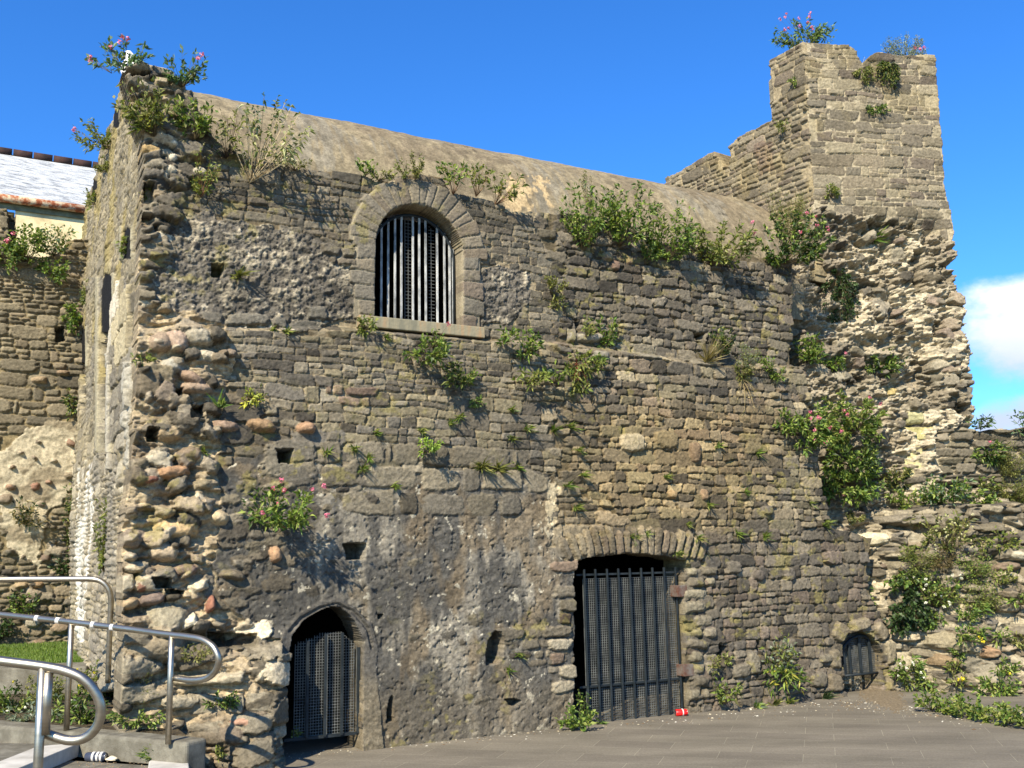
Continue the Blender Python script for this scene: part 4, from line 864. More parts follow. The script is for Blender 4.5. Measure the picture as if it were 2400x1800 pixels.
# concrete kerb wall under the handrail
K0, K1 = gpt(-200, 1682, .46), gpt(437, 1740, .44); kd = nrm(np.cross(K1 - K0, UP)); kd = -kd if kd[1] < 0 else kd
kw = empty('kerb_wall', gpt(200, 1760, .24), 'mottled grey concrete kerb wall carrying the two rear handrails', 'kerb wall')
V = []
for (Pk, zt) in ((K0, .46), (K1, .44)):
    for off, z in ((0, .03), (0, zt), (.2, zt), (.2, .03)): V.append((Pk[0] + kd[0] * off, Pk[1] + kd[1] * off, z))
V = np.array(V); ko = link('kerb', mesh_np('kerb', V, np.array([[0, 4, 5, 1], [1, 5, 6, 2], [2, 6, 7, 3], [3, 7, 4, 0], [0, 1, 2, 3], [4, 7, 6, 5]]), smooth=False), M_CONC, kw)
md = ko.modifiers.new('bevel', 'BEVEL'); md.width = .025; md.segments = 3
slab('landing', [gpt(-200, 1760, .28), gpt(20, 1800, .28) + np.array([0, -1.2, 0]), gpt(446, 1800, .28) + np.array([0, -.9, 0]), gpt(441, 1775, .28), K1 + kd * .01 * 0 + np.array([0, -.003, 0]), K0 + np.array([0, -.003, 0])], .122, .28, M_CONC, bevel=.008)
Sx = gpt(186, 1742, .375); Sy = gpt(0, 1819, .375); sd_ = Sy - Sx
slab('upper_landing', [Sx + sd_ * -.002, gpt(90, 1751, .375), gpt(0, 1790, .375) + sd_ * 1.5, gpt(-200, 1800, .375) + sd_, gpt(-200, 1738, .375)], .283, .370, M_CONC)
slab('pale_step', [Sx, Sx + sd_ * 2.2, gpt(0, 1790, .375) + sd_ * 2.0 + np.array([-.02, 0, 0]), gpt(88, 1750, .375)], .283, .378, M_SLABL, bevel=.006)
slab('end_slab', [gpt(350, 1779, .30), gpt(342, 1830, .30), gpt(448, 1830, .30), gpt(440, 1771, .30)], .282, .304, M_SLABL, bevel=.01)

# ================================================================== handrails
def smooth_path(p, k=8):
    p = np.array(p, float); q = []
    n_ = len(p)
    for i in range(n_ - 1):
        a, b, c, d = p[max(i - 1, 0)], p[i], p[i + 1], p[min(i + 2, n_ - 1)]
        for j in range(k):
            t_ = j / k; q.append(.5 * ((2 * b) + (-a + c) * t_ + (2 * a - 5 * b + 4 * c - d) * t_ ** 2 + (-a + 3 * b - 3 * c + d) * t_ ** 3))
    q.append(p[-1]); return np.array(q)
def at_depth(px, py, dep): return C0 + ray(px, py) * dep
def rail(label, path, dep, posts, r, tapes=()):
    base = at_depth(*posts[0][0][:2], dep(posts[0][0][0])); root = empty('handrail', base, label, 'handrail', 'steel handrails by the steps')
    pts = smooth_path([at_depth(x, y, dep(x)) for x, y in path]); tubes('rail', [(pts, r)], M_STEEL, root, 14)
    for ps in posts:
        (x0_, y0_), (x1_, y1_) = ps
        a = at_depth(x0_, y0_, dep(x0_)); b = at_depth(x1_, y1_, dep(x1_)); b[:2] = a[:2] * .75 + b[:2] * .25
        tubes('post', [(np.array([a, (a + b) / 2, b]), r * .95 if len(ps) == 2 else r)], M_STEEL, root, 14)
    for (x_, y_) in tapes:
        a = at_depth(x_ - 9, y_ - 1.5, dep(x_)); b = at_depth(x_ + 9, y_ + 1.0, dep(x_)); tubes('tape', [(np.array([a, b]), r * 1.06)], M_WHITE, root, 14)
rail('thick curved steel handrail nearest the camera', [(-160, 1530), (0, 1549), (108, 1563), (158, 1574), (196, 1592), (222, 1620), (236, 1655), (232, 1692), (215, 1718), (190, 1733), (160, 1735), (130, 1727), (104, 1718)], lambda x: 4.75, [((101, 1560), (95, 1990)), ((114, 1576), (108, 1718))], .0235)
rail('sloping steel handrail with P shaped end and patches of white tape', [(-160, 1424), (0, 1440), (150, 1456), (290, 1473), (395, 1487), (440, 1492), (472, 1498), (496, 1512), (509, 1532), (512, 1552), (504, 1574), (486, 1589), (462, 1594), (436, 1593), (406, 1588)], lambda x: 6.75 + (402 - x) * .0022, [((403, 1486), (399, 1737)), ((168, 1458), (162, 1710))], .0215, [(91, 1450), (140, 1455), (222, 1465), (267, 1471)])
rail('rear steel handrail, highest of the three, bent down to the lawn', [(-160, 1360), (0, 1358), (150, 1357), (212, 1357), (236, 1362), (252, 1376), (259, 1396), (260, 1420), (257, 1480), (253, 1600)], lambda x: 7.75, [((-100, 1360), (-102, 1640))], .0215)

# ================================================================== litter and rubble on the paving
def can(label, c, d, r, Ln, mats):
    root = empty('drink_can', c, label, 'drink can', 'crushed drink cans'); d = nrm(d)
    prof = [(-.5, .78), (-.485, .86), (-.45, 1), (.43, 1), (.48, .8), (.5, .76)]
    V = []; Q = []; a_ = nrm(np.cross(d, UP)); b_ = np.cross(a_, d); n_ = 20
    for i, (t_, rr) in enumerate(prof):
        for k in range(n_):
            an = 2 * math.pi * k / n_; dent = 1 - .12 * max(0, math.cos(an - 1.2)) * (1 if .1 < i / 5 < .9 else 0); V.append(np.array(c) + UP * r + d * t_ * Ln + r * rr * dent * (math.cos(an) * a_ + math.sin(an) * b_))
    for i in range(5):
        for k in range(n_): Q.append([i * n_ + k, i * n_ + (k + 1) % n_, (i + 1) * n_ + (k + 1) % n_, (i + 1) * n_ + k])
    link('body', mesh_np('body', np.array(V), np.array(Q)), mats[0], root)
    for e, nm in ((-.48, 'base'), (.48, 'lid')):
        tubes(nm, [(np.array([np.array(c) + UP * r + d * (e - .008) * Ln, np.array(c) + UP * r + d * (e + .008) * Ln]), r * .76)], mats[1], root, 20)
    bx_ = [(np.array(c) + UP * r + d * (e - .05) * Ln, np.array(c) + UP * r + d * (e + .05) * Ln) for e in (mats[3] if len(mats) > 3 else ())]
    for p0_, p1_ in bx_: tubes('band', [(np.array([p0_, p1_]), r * 1.012)], mats[2], root, 20)
M_RED = noise_mat('red_can', (196, 22, 24), (222, 44, 40), 20, rough=.35, bump=.1); M_ALU = noise_mat('aluminium', (170, 172, 176), (200, 202, 204), 10, rough=.35, metal=1, bump=.1); M_NAVY = noise_mat('dark_can', (34, 40, 54), (60, 66, 80), 20, rough=.35, bump=.1)
can('red drink can lying at the right foot of the iron gate', gpt(1597, 1678, 0), (.97, .2, 0), .033, .115, [M_RED, M_ALU, M_WHITE, (.1,)])
can('dark and silver drink can lying against the concrete kerb', gpt(225, 1785, .28), (.97, -.12, 0), .033, .15, [M_NAVY, M_ALU, M_WHITE, (-.1, .12, .3)])
M_PEB = stone_mat('loose_chips', bump=.3)
rg = np.random.default_rng(5); Vs = []; Qs = []; Cs = []; o_n = 0
ICO = np.array([(0, 0, 1), (.9, 0, .2), (.2, .9, .1), (-.8, .4, .1), (-.6, -.7, .15), (.4, -.85, .1), (0, 0, -.3)])
IF = np.array([(0, 1, 2), (0, 2, 3), (0, 3, 4), (0, 4, 5), (0, 5, 1), (6, 2, 1), (6, 3, 2), (6, 4, 3), (6, 5, 4), (6, 1, 5)])
def chip(P_, s_, c_):
    global o_n
    a = rg.uniform(0, 6.28); R_ = np.array([[math.cos(a), -math.sin(a), 0], [math.sin(a), math.cos(a), 0], [0, 0, 1]])
    v = (ICO * (rg.uniform(.6, 1.3, 3) * np.array([1.2, 1, .5]))) @ R_ * s_ + P_; Vs.append(v); Qs.append(IF + o_n); Cs.append(np.tile(c_, (7, 1))); o_n += 7
for i in range(1000):
    r_ = rg.random()
    if r_ < .55: px_, py_ = rg.uniform(1650, 2300), 0; py_ = np.interp(px_, [1650, 1990, 2100, 2300], [1662, 1640, 1650, 1680]) + abs(rg.normal(0, 14))
    elif r_ < .95: px_ = rg.uniform(560, 1650); py_ = np.interp(px_, [560, 680, 860, 1340, 1610, 1650], [1785, 1765, 1750, 1705, 1680, 1675]) + abs(rg.normal(0, 7))
    else: px_, py_ = rg.uniform(450, 2400), rg.uniform(1670, 1800)
    Pg = gpt(px_, py_, 0); s_ = .003 + abs(rg.normal(0, .005)) if r_ < .9 else .003
    chip(Pg, s_, lin([(190, 178, 150), (150, 136, 110), (118, 96, 70), (206, 200, 184), (110, 100, 84)][rg.integers(5)]) * rg.uniform(.7, 1.1))
for i in range(60): chip(gpt(rg.uniform(180, 345), rg.uniform(1785, 1800), .283), .006, lin((150, 130, 100)))
tag(link('stone_chips', mesh_np('stone_chips', np.concatenate(Vs), np.concatenate(Qs), np.concatenate(Cs), smooth=False), M_PEB), 'scattered pale mortar chips and dust along the wall foot', 'rubble', kind='stuff')
def lump(name, label, cat, P_, s_, c_, grp=None, seed=1, pieces=26, parent=None):
    import bmesh
    bm = bmesh.new(); bmesh.ops.create_icosphere(bm, subdivisions=3, radius=1); r_ = random.Random(seed); ph = [r_.uniform(0, 9) for _ in range(9)]
    for v in bm.verts:
        c = v.co; k = 1 + .18 * math.sin(3 * c.x + ph[0]) * math.cos(2.4 * c.y + ph[1]) + .12 * math.sin(5 * c.z + ph[2] + 3 * c.x) + .07 * math.sin(11 * c.x + ph[3]) * math.sin(9 * c.y + ph[4])
        v.co = Vector((c.x * s_[0] * k, c.y * s_[1] * k, max(c.z * k, -.35) * s_[2]))
    me = bpy.data.meshes.new(name); bm.to_mesh(me); bm.free()
    for p in me.polygons: p.use_smooth = True
    a = me.attributes.new('Col', 'FLOAT_COLOR', 'POINT'); cc = lin(c_)
    for i in range(len(me.vertices)): a.data[i].color = (*cc, 1)
    o = link(name, me, M_PEB, parent); o.location = Vector(P_); tag(o, label, cat, grp); return o
lump('mortar_lump', 'cream lump of mortar beside the silver can', 'mortar lump', gpt(262, 1782, .29) + UP * .008, (.04, .03, .018), (206, 194, 166), seed=3)
lump('mortar_lump', 'cream lump of mortar, right one of the pair by the concrete kerb', 'mortar lump', gpt(310, 1778, .29) + UP * .01, (.038, .026, .024), (214, 204, 178), seed=4)
# debris heap in front of the low grating
Vh = []; nxh, nyh = 60, 26; pts_h = []
for j in range(nyh):
    for i in range(nxh):
        a_, b_ = i / (nxh - 1), j / (nyh - 1); Pg = gpt(1968 + a_ * 190, 1682 - b_ * 70, 0); q_ = 1 - abs(2 * a_ - 1) + .25 * math.sin(9 * a_ + 4 * b_); h_ = .028 * max(0, min(1, b_ * 1.5 + .2 * math.sin(11 * a_))) * max(0, q_) ** .8 + .016 * rg.random() - .02; pts_h.append((Pg[0], Pg[1], h_ + GZ))
ih = np.arange(nxh * nyh).reshape(nyh, nxh); Qh = np.stack([ih[:-1, :-1], ih[:-1, 1:], ih[1:, 1:], ih[1:, :-1]], -1).reshape(-1, 4)
tag(link('rubble_heap', mesh_np('rubble_heap', np.array(pts_h), Qh, np.tile(lin((118, 106, 86)), (nxh * nyh, 1))), M_PEB), 'brown heap of soil and mortar dust before the low arched grating', 'rubble heap')
# ================================================================== plants
GRN = [(108, 134, 44), (84, 116, 40), (136, 156, 62), (66, 96, 36), (152, 166, 80), (96, 122, 50)]
BLU = [(104, 132, 96), (84, 116, 80), (128, 150, 118), (74, 100, 70), (96, 128, 60)]
YEL = [(138, 140, 66), (120, 124, 58), (152, 150, 84), (104, 104, 50), (88, 100, 46)]
DRK = [(44, 66, 32), (56, 80, 38), (36, 54, 28), (70, 96, 46)]
DRYC = [(168, 150, 104), (140, 124, 80), (188, 172, 128), (112, 104, 62)]
BUD = [(148, 152, 88), (118, 128, 66), (176, 176, 124), (92, 108, 54), (196, 192, 150)]
GRY = [(128, 142, 118), (148, 158, 134), (106, 122, 98)]
WEE = [(112, 126, 50), (132, 142, 62), (88, 106, 42), (150, 152, 80)]
PINK = [(214, 120, 144), (198, 96, 124), (226, 150, 166)]
WHT = [(236, 234, 222), (226, 222, 206)]
YFL = [(226, 206, 40), (236, 220, 70)]
M_STEM = stone_mat('plant_stem', bump=.1)
class PB:
    def __init__(s): s.V = []; s.Q = []; s.C = []; s.n = 0
    def add(s, V, Q, C): s.V.append(V); s.Q.append(Q + s.n); s.C.append(C); s.n += len(V)
    def build(s, nm, mat, parent):
        if s.n: return link(nm, mesh_np(nm, np.concatenate(s.V), np.concatenate(s.Q), np.concatenate(s.C), smooth=False), mat, parent)
def unit(v): return v / (np.linalg.norm(v, axis=-1, keepdims=True) + 1e-9)
def leaves(pb, P, D, ln, wd, pal, rg, bend=.25):
    """lance shaped folded leaves: P roots, D directions"""
    n_ = len(P); D = unit(D); ref = unit(rg.normal(size=(n_, 3)) + np.array([0, 0, .6])); S_ = unit(np.cross(D, ref)); Nn = np.cross(S_, D)
    ln = ln * rg.uniform(.6, 1.25, (n_, 1)); wd = wd * rg.uniform(.7, 1.2, (n_, 1))
    dn = np.array([0, 0, -1.0]) * bend * ln
    m1 = P + D * ln * .45 + dn * .2; tip = P + D * ln + dn
    A = m1 + S_ * wd + Nn * wd * .35; B = m1 - S_ * wd + Nn * wd * .35
    V = np.stack([P, A, m1, B, tip], 1).reshape(-1, 3)
    i = np.arange(n_)[:, None] * 5
    Q = np.concatenate([i + np.array([[0, 2, 1]]), i + np.array([[0, 3, 2]]), i + np.array([[1, 2, 4]]), i + np.array([[2, 3, 4]])])
    c = lin(np.array(pal))[rg.integers(0, len(pal), n_)] * rg.uniform(.55, 1.1, (n_, 1)); yl = c @ np.array([[.25], [.65], [.1]]); c = c * .88 + yl * np.array([[1.1, 1, .5]]) * .12
    pb.add(V, Q, np.repeat(c, 5, 0))
def stems_geo(pb, paths, r, c, rg):
    for pt in paths:
        m_ = len(pt); T = unit(np.gradient(pt, axis=0)); a = unit(np.cross(T, np.array([.3, .2, .9]))); b = np.cross(T, a)
        rr = np.linspace(r, r * .45, m_)[:, None]
        V = np.concatenate([pt + a * rr, pt + (-.5 * a + .87 * b) * rr, pt + (-.5 * a - .87 * b) * rr]); Q = []
        for k in range(3):
            k2 = (k + 1) % 3
            for i in range(m_ - 1): Q.append([k * m_ + i, k2 * m_ + i, k2 * m_ + i + 1]); Q.append([k * m_ + i, k2 * m_ + i + 1, k * m_ + i + 1])
        pb.add(V, np.array(Q), np.tile(lin(c) * rg.uniform(.7, 1.2), (len(V), 1)))
def blobs(pb, P, r, pal, rg, k=16):
    """flower heads: clusters of little petals"""
    for p in P:
        d = unit(rg.normal(size=(k, 3))); q = p + d * r * rg.uniform(.5, 1, (k, 1)); s_ = r * .42
        a = unit(rg.normal(size=(k, 3))) * s_; b = unit(np.cross(a, d)) * s_
        V = np.stack([q + a, q + b, q - a, q - b], 1).reshape(-1, 3); i = np.arange(k)[:, None] * 4
        Q = np.concatenate([i + np.array([[0, 1, 2]]), i + np.array([[0, 2, 3]])])
        pb.add(V, Q, np.repeat(lin(np.array(pal))[rg.integers(0, len(pal), k)] * rg.uniform(.8, 1.15, (k, 1)), 4, 0))
SURF = {'W': SW, 'T': ST, 'G': SG, 'L': SL}
HFS = {'W': w, 'T': t, 'G': g_, 'L': l}
def on_surface(sf, px, py):
    s_ = SURF[sf]; hf = HFS[sf]; h_ = 0
    for _ in range(3):
        u, v = s_.uv(px, py, h_); j = int(np.clip((u - hf.U[0]) / hf.ru, 0, len(hf.U) - 1)); i = int(np.clip((v - hf.V[0]) / hf.rv, 0, len(hf.V) - 1))
        hh = hf.h[i, j]; h_ = hh if hh > -.6 else 0
    return s_.pt(u, v, h_), s_.N
pseed = [100]
def plant(name, label, cat, group, sf, base, box, kind='val', pal=GRN, cov=1.3, leaf=(.066, .0125), fl=0, fpal=PINK, fr=.022, out=.55, stemc=(104, 92, 66), nst=None, bare=.3, fbox=None, sag=0.0, P0=None):
    pseed[0] += 1; rg = np.random.default_rng(pseed[0])
    if P0 is None: P_, Nn = on_surface(sf, *base)
    else: P_, Nn = P0, np.array([0, -1.0, 0]) if sf is None else SURF[sf].N
    dep = (P_ - C0) @ fw; k = dep / F
    x0, y0, x1, y1 = box; gx_ = (x1 - x0) * .09; gy_ = (y1 - y0) * .09; x0 -= gx_; x1 += gx_; y0 -= gy_; y1 += gy_ * .4
    R_ = cr; U_ = cu
    W_, H_ = (x1 - x0) * k, (y1 - y0) * k
    n_st = nst or int(max(4, min(46, 10 + 120 * W_ * H_)))
    root = empty(name, P_, label, cat, group)
    lv, st, fw_ = PB(), PB(), PB(); paths = []; Pl = []; Dl = []
    ll, lw = leaf
    for i in range(n_st):
        for _ in range(20):
            a, b = rg.uniform(-1, 1, 2)
            if a * a + b * b < 1: break
        a = np.sign(a) * abs(a) ** .85
        ex = (x0 + x1) / 2 + a * (x1 - x0) / 2 * 1.0 - base[0]; ey = base[1] - ((y0 + y1) / 2 - b * (y1 - y0) / 2 * .9)
        o_ = out * min(W_, H_ * 1.4) * (1 - .5 * (a * a + b * b)) * rg.uniform(.3, 1)
        E = R_ * ex * k + U_ * ey * k + Nn * o_
        # keep outside the wall
        if sf is not None:
            q = E @ Nn
            if q < .015: E = E + Nn * (.02 - q)
        mid = E * .45 + Nn * (o_ * .35 + .02) - UP * .12 * np.linalg.norm(E) * (1 - sag) + UP * sag * .25 * np.linalg.norm(E)
        if kind in ('tuft', 'fan', 'rosette'): mid = E * .5 + UP * .15 * np.linalg.norm(E)
        ts_ = np.linspace(0, 1, 7)[:, None]; pt = P_ + 2 * ts_ * (1 - ts_) * mid + ts_ ** 2 * E
        paths.append(pt)
    area = W_ * H_ * .8; nl = int(area * cov * 1.75 / (ll * lw)); nl = max(8, min(nl, 4200)); per = max(2, int(nl / n_st) + 1)
    for pt in paths:
        tt0 = rg.beta(2.2, 1.2, per) * (1 - bare) + bare
        tt0[: max(1, per // 5)] = 1.0
        fi = tt0 * 6; i0 = np.minimum(fi.astype(int), 5); fr_ = (fi - i0)[:, None]
        p = pt[i0] * (1 - fr_) + pt[i0 + 1] * fr_; T = unit(pt[i0 + 1] - pt[i0])
        d = unit(T * .7 + rg.normal(size=(per, 3)) * .75 + UP * .15 + (Nn * .2 if sf else 0))
        Pl.append(p + rg.normal(size=(per, 3)) * .008 * (1 if kind != 'fluff' else 2.5)); Dl.append(d)
    if kind in ('tuft', 'fan', 'rosette'):
        n_ = n_st * (3 if kind != 'rosette' else 2); Pl = [np.tile(P_, (n_, 1)) + rg.normal(size=(n_, 3)) * .01]; ends = np.array([paths[i % n_st][-1] for i in range(n_)]) + rg.normal(size=(n_, 3)) * .02
        Dv = ends - Pl[0]; L_ = np.linalg.norm(Dv, axis=1, keepdims=True)
        leaves(lv, Pl[0], Dv, 1.0, lw, pal, rg, .05) if False else None
        for i in range(n_): leaves(lv, Pl[0][i:i + 1], Dv[i:i + 1], float(L_[i, 0]) * 1.05, lw, pal, rg, .12)
        if kind == 'fan': paths = []
        if kind in ('tuft', 'rosette'): paths = []
    else:
        leaves(lv, np.concatenate(Pl), np.concatenate(Dl), ll, lw, pal, rg, .2 if kind != 'bud' else .7)
    if paths: stems_geo(st, paths, .0028 if kind != 'bud' else .005, stemc, rg)
    if fl:
        fx0, fy0, fx1, fy1 = fbox or box; pts = []
        for i in range(fl):
            # flower heads at the tips of a few stems, just beyond the leaves
            fx, fy = rg.uniform(fx0, fx1), rg.uniform(fy0, fy1)
            ex, ey = fx - base[0], base[1] - fy; E = R_ * ex * k + U_ * ey * k + Nn * (out * min(W_, H_) * .75 + .03)
            pts.append(P_ + E); a = P_ + E * .45 + Nn * .02; stems_geo(st, [np.stack([P_, P_ * .5 + a * .5, a, (a + P_ + E) / 2, P_ + E])], .0022, stemc, rg)
        for p_ in pts:
            f1 = PB(); blobs(f1, [p_], fr, fpal, rg); f1.build('flower_head', M_LEAF, root)
    lv.build('foliage', M_LEAF, root); st.build('stems', M_STEM, root)
    return root
V_ = 'valerian'; GV = 'valerian plants rooted in the masonry'; GT = 'small weeds rooted in the masonry joints'; GS = 'bushy plants along the wall tops'
def val(label, sf, base, box, **k): return plant('valerian', label, 'flowering plant', GV, sf, base, box, 'val', **k)
def bush(label, sf, base, box, **k): return plant('wall_shrub', label, 'wall plant', GS, sf, base, box, 'val', **k)
def weed(label, sf, base, box, kind='val', **k):
    k.setdefault('leaf', (.04, .008)); return plant('weed', label, 'weed', GT, sf, base, box, kind, **k)
# --- broken pier at top left
val('blue green valerian with pink heads on the pier top, in front of the gull', 'W', (290, 166), (240, 92, 345, 168), pal=BLU, fl=4, fbox=(255, 78, 325, 125), out=.15, cov=.9)
val('thin trailing valerian sprig hanging left from the pier top', 'W', (262, 172), (200, 138, 258, 172), pal=BLU, fl=3, fbox=(196, 138, 215, 156), nst=3, cov=.5, out=.1, bare=.4)
val('pale blue green valerian on the right shoulder of the pier top', 'W', (425, 205), (383, 122, 480, 205), pal=BLU, fl=2, fbox=(440, 132, 478, 155), out=.3, cov=1.0)
bush('dense green shrub on the upper left face of the pier', 'W', (362, 325), (262, 192, 380, 322), pal=WEE + YEL, cov=1.0, out=.4)
bush('dense green shrub right of the pier, under the pale valerian', 'W', (455, 330), (396, 232, 495, 328), pal=WEE + GRN, cov=.9, out=.4)
val('straggly valerian on the outer edge of the gable with one pink head', 'G', (258, 350), (188, 282, 275, 352), pal=WEE, fl=2, fbox=(190, 300, 210, 325), cov=.8, out=.2)
weed('small olive tuft on the gable face below the straggly valerian', 'G', (255, 405), (232, 368, 275, 405), pal=YEL, out=.2)
weed('leafy weed low on the pier above the coursed stones, with brown stems', 'W', (470, 460), (430, 350, 512, 460), pal=WEE, cov=.45, stemc=(124, 92, 62), nst=22, bare=.3)
bush('tangle of bare dark stems behind the pier shrub', 'W', (530, 372), (440, 270, 560, 372), pal=YEL, cov=.14, stemc=(78, 66, 54), nst=30, bare=.2)
plant('buddleia', 'tall pale leaved buddleia sapling on the wall top against the vault', 'shrub', None, 'W', (585, 428), (525, 250, 712, 405), 'bud', pal=BUD, cov=.5, leaf=(.085, .014), nst=22, bare=.45, stemc=(168, 152, 120), out=.35)
plant('buddleia', 'buddleia shoot rising above the vault line with a dark seed head', 'shrub', None, 'W', (600, 415), (590, 222, 672, 262), 'bud', pal=BLU, cov=.5, leaf=(.06, .011), nst=5, bare=.7, stemc=(150, 136, 104), out=.2)
weed('low yellow weeds at the foot of the buddleia', 'W', (690, 400), (640, 362, 720, 400), pal=YEL, cov=.5)
# --- along the wall top beside the window arch
bush('small upright bush just left of the window arch top', 'W', (856, 412), (836, 376, 876, 412), pal=GRN, cov=1.3)
weed('flat brown green weed on the left haunch of the window arch', 'W', (885, 425), (866, 398, 920, 426), pal=YEL, cov=.8)
weed('thin upright weed left of the arch keystone', 'W', (950, 420), (922, 362, 955, 420), pal=WEE, cov=.6, leaf=(.035, .006))
weed('narrow yellow spike of leaves above the arch keystone', 'W', (972, 424), (960, 352, 988, 424), pal=YEL, cov=1.1, leaf=(.03, .006))
bush('many stemmed bush right of the arch top', 'W', (1062, 456), (1018, 378, 1086, 425), pal=GRN, cov=1.0, nst=14, bare=.5, stemc=(140, 104, 76))
bush('two headed bush right of the many stemmed one', 'W', (1115, 462), (1090, 386, 1142, 440), pal=WEE, cov=.9, bare=.5, stemc=(128, 100, 72))
bush('leaning bush with long bare stem pointing right', 'W', (1160, 480), (1150, 410, 1218, 465), pal=WEE, cov=.75, bare=.45, stemc=(128, 96, 70))
weed('tall thin yellow green spray rising against the vault', 'W', (1380, 510), (1362, 378, 1394, 470), pal=YEL, cov=.35, leaf=(.025, .005), nst=6, bare=.3)
# --- thick growth on the right half of the wall top
bush('leftmost large bush of the thick row on the wall top', 'W', (1365, 590), (1308, 442, 1402, 570), pal=GRN, cov=1.2, out=.5)
bush('tall dense bush, second of the thick row, above red boulders', 'W', (1450, 580), (1398, 436, 1512, 575), pal=GRN, cov=1.4, out=.5)
bush('broad bush in the middle of the thick row', 'W', (1560, 610), (1502, 478, 1612, 612), pal=GRN, cov=1.4, out=.5)
bush('lower shaggy bush between the broad bush and the pink one', 'W', (1660, 620), (1600, 530, 1752, 628), pal=WEE, cov=1.2, out=.5, fl=2, fbox=(1700, 535, 1740, 560))
val('large dark green valerian with pink heads beside the tower', 'W', (1835, 620), (1762, 505, 1912, 628), pal=GRN + DRK, cov=1.5, out=.5, fl=6, fbox=(1790, 505, 1915, 575))
weed('feathery yellow green plant between vault end and tower', 'W', (1835, 590), (1790, 446, 1872, 520), 'fluff', pal=YEL, cov=1.0, leaf=(.028, .004))
weed('small bright leaves under the middle bush', 'W', (1510, 618), (1488, 572, 1538, 618), pal=GRN)
# --- tower
TB_ = ST.pt(*ST.uv(1910, 90), -.25)
val('big valerian crowned with pink heads on the tower top', None, (1905, 88), (1835, 28, 1962, 92), pal=BLU + GRN, cov=1.2, fl=12, fbox=(1832, 8, 1955, 60), P0=TB_, out=.3)
TB2 = ST.pt(*ST.uv(2140, 140), -.25)
plant('grey_shrub', 'round grey green shrub on the right horn of the tower', 'shrub', None, None, (2142, 142), (2096, 70, 2182, 138), 'fluff', pal=GRY, cov=1.3, leaf=(.03, .005), P0=TB2, fl=3, fbox=(2160, 90, 2186, 110), out=.4)
weed('dry pale stalks in the notch of the tower top', None, (2045, 140), (2005, 88, 2070, 138), pal=GRY, cov=.06, leaf=(.03, .004), nst=12, stemc=(176, 176, 168), P0=ST.pt(*ST.uv(2045, 142), -.4))
weed('creeper below the notch of the tower, left part', 'T', (2020, 160), (1998, 160, 2042, 212), pal=YEL + WEE, cov=1.0, sag=.5)
weed('dark creeper below the notch of the tower, right part', 'T', (2075, 150), (2046, 152, 2102, 222), pal=DRK + WEE, cov=1.3, sag=.5)
weed('dark green tuft in the middle of the tower face', 'T', (2050, 262), (2026, 248, 2076, 276), pal=DRK + GRN, cov=1.2)
weed('small weed low on the left return of the tower', 'T', (1838, 300), (1818, 278, 1860, 312), pal=WEE, cov=.8, P0=SX.at(1838, 302) + SX.N * .03)
weed('tiny tuft high on the left return of the tower', 'T', (1858, 190), (1848, 178, 1872, 204), pal=GRN, P0=SX.at(1860, 196) + SX.N * .03)
weed('small olive weed beside the red corner stone of the tower', 'T', (1946, 462), (1932, 432, 1964, 470), pal=WEE)
weed('green fern in the hollow below the coursed tower face', 'T', (2068, 550), (2036, 520, 2102, 566), 'fan', pal=GRN, leaf=(.05, .012))
weed('dark climbing ivy strand in the tower core', 'T', (1960, 650), (1925, 640, 2000, 790), pal=DRK, cov=1.0, leaf=(.035, .017), sag=.6)
bush('round bright clump left in the tower core', 'T', (1900, 850), (1862, 790, 1926, 858), pal=GRN, cov=1.5, out=.5)
val('low clump with one pink head right of the round bright clump', 'T', (1945, 862), (1925, 828, 1972, 872), pal=GRN, cov=1.2, fl=1)
bush('dark tuft right in the tower core with a long shadow', 'T', (2078, 860), (2030, 812, 2122, 876), pal=DRK + GRN, cov=1.6, out=.6)
val('bright valerian mass with many pink heads, left lobe of the big hanging growth', 'W', (1875, 1010), (1800, 958, 1925, 1066), pal=GRN, cov=1.6, out=.6, fl=12, fbox=(1845, 965, 1940, 1045))
val('upper right lobe of the big hanging growth by the tower core', 'T', (1985, 1010), (1902, 928, 2040, 1068), pal=GRN + WEE, cov=1.6, out=.6, fl=3, fbox=(1985, 940, 2040, 975))
val('shaded middle lobe of the big hanging growth', 'T', (1990, 1090), (1925, 1040, 2046, 1130), pal=DRK + GRN, cov=1.6, out=.6)
val('lowest lobe of the big hanging growth with one pink head underneath', 'T', (1975, 1130), (1902, 1092, 2032, 1188), pal=GRN, cov=1.5, out=.6, fl=2, fbox=(1935, 1115, 1960, 1165))
weed('yellow green sprig on the wall corner below the big hanging growth', 'T', (2000, 1215), (1980, 1200, 2022, 1226), pal=YEL)
# --- middle of the main wall
weed('leafy weed under the left end of the window sill', 'W', (852, 775), (832, 744, 876, 785), pal=WEE, cov=1.2, leaf=(.05, .009))
val('bright valerian under the window sill with one pink head', 'W', (985, 850), (938, 798, 1038, 852), pal=GRN, cov=1.6, out=1.1, fl=1, fbox=(1025, 772, 1036, 780))
weed('leafy shoot reaching up to the sill from the bright valerian', 'W', (1015, 815), (1005, 776, 1036, 812), pal=GRN)
bush('dark leafy clump below and right of the bright valerian', 'W', (1070, 900), (1018, 858, 1076, 922), pal=DRK + WEE, cov=1.3, out=1.2)
weed('bright tuft at the right end of the dark leafy clump', 'W', (1095, 895), (1076, 864, 1114, 902), pal=GRN, cov=1.2)
weed('small blue green tuft below the dark clump, in its shadow', 'W', (1112, 945), (1098, 934, 1128, 960), pal=GRN)
bush('bright bush right of the sill end, upper left of a pair', 'W', (1180, 805), (1156, 775, 1204, 810), pal=GRN, cov=1.5, out=1.2)
bush('bright bush right of the sill end, lower right of a pair', 'W', (1225, 830), (1198, 784, 1248, 842), pal=GRN, cov=1.5, out=1.3)
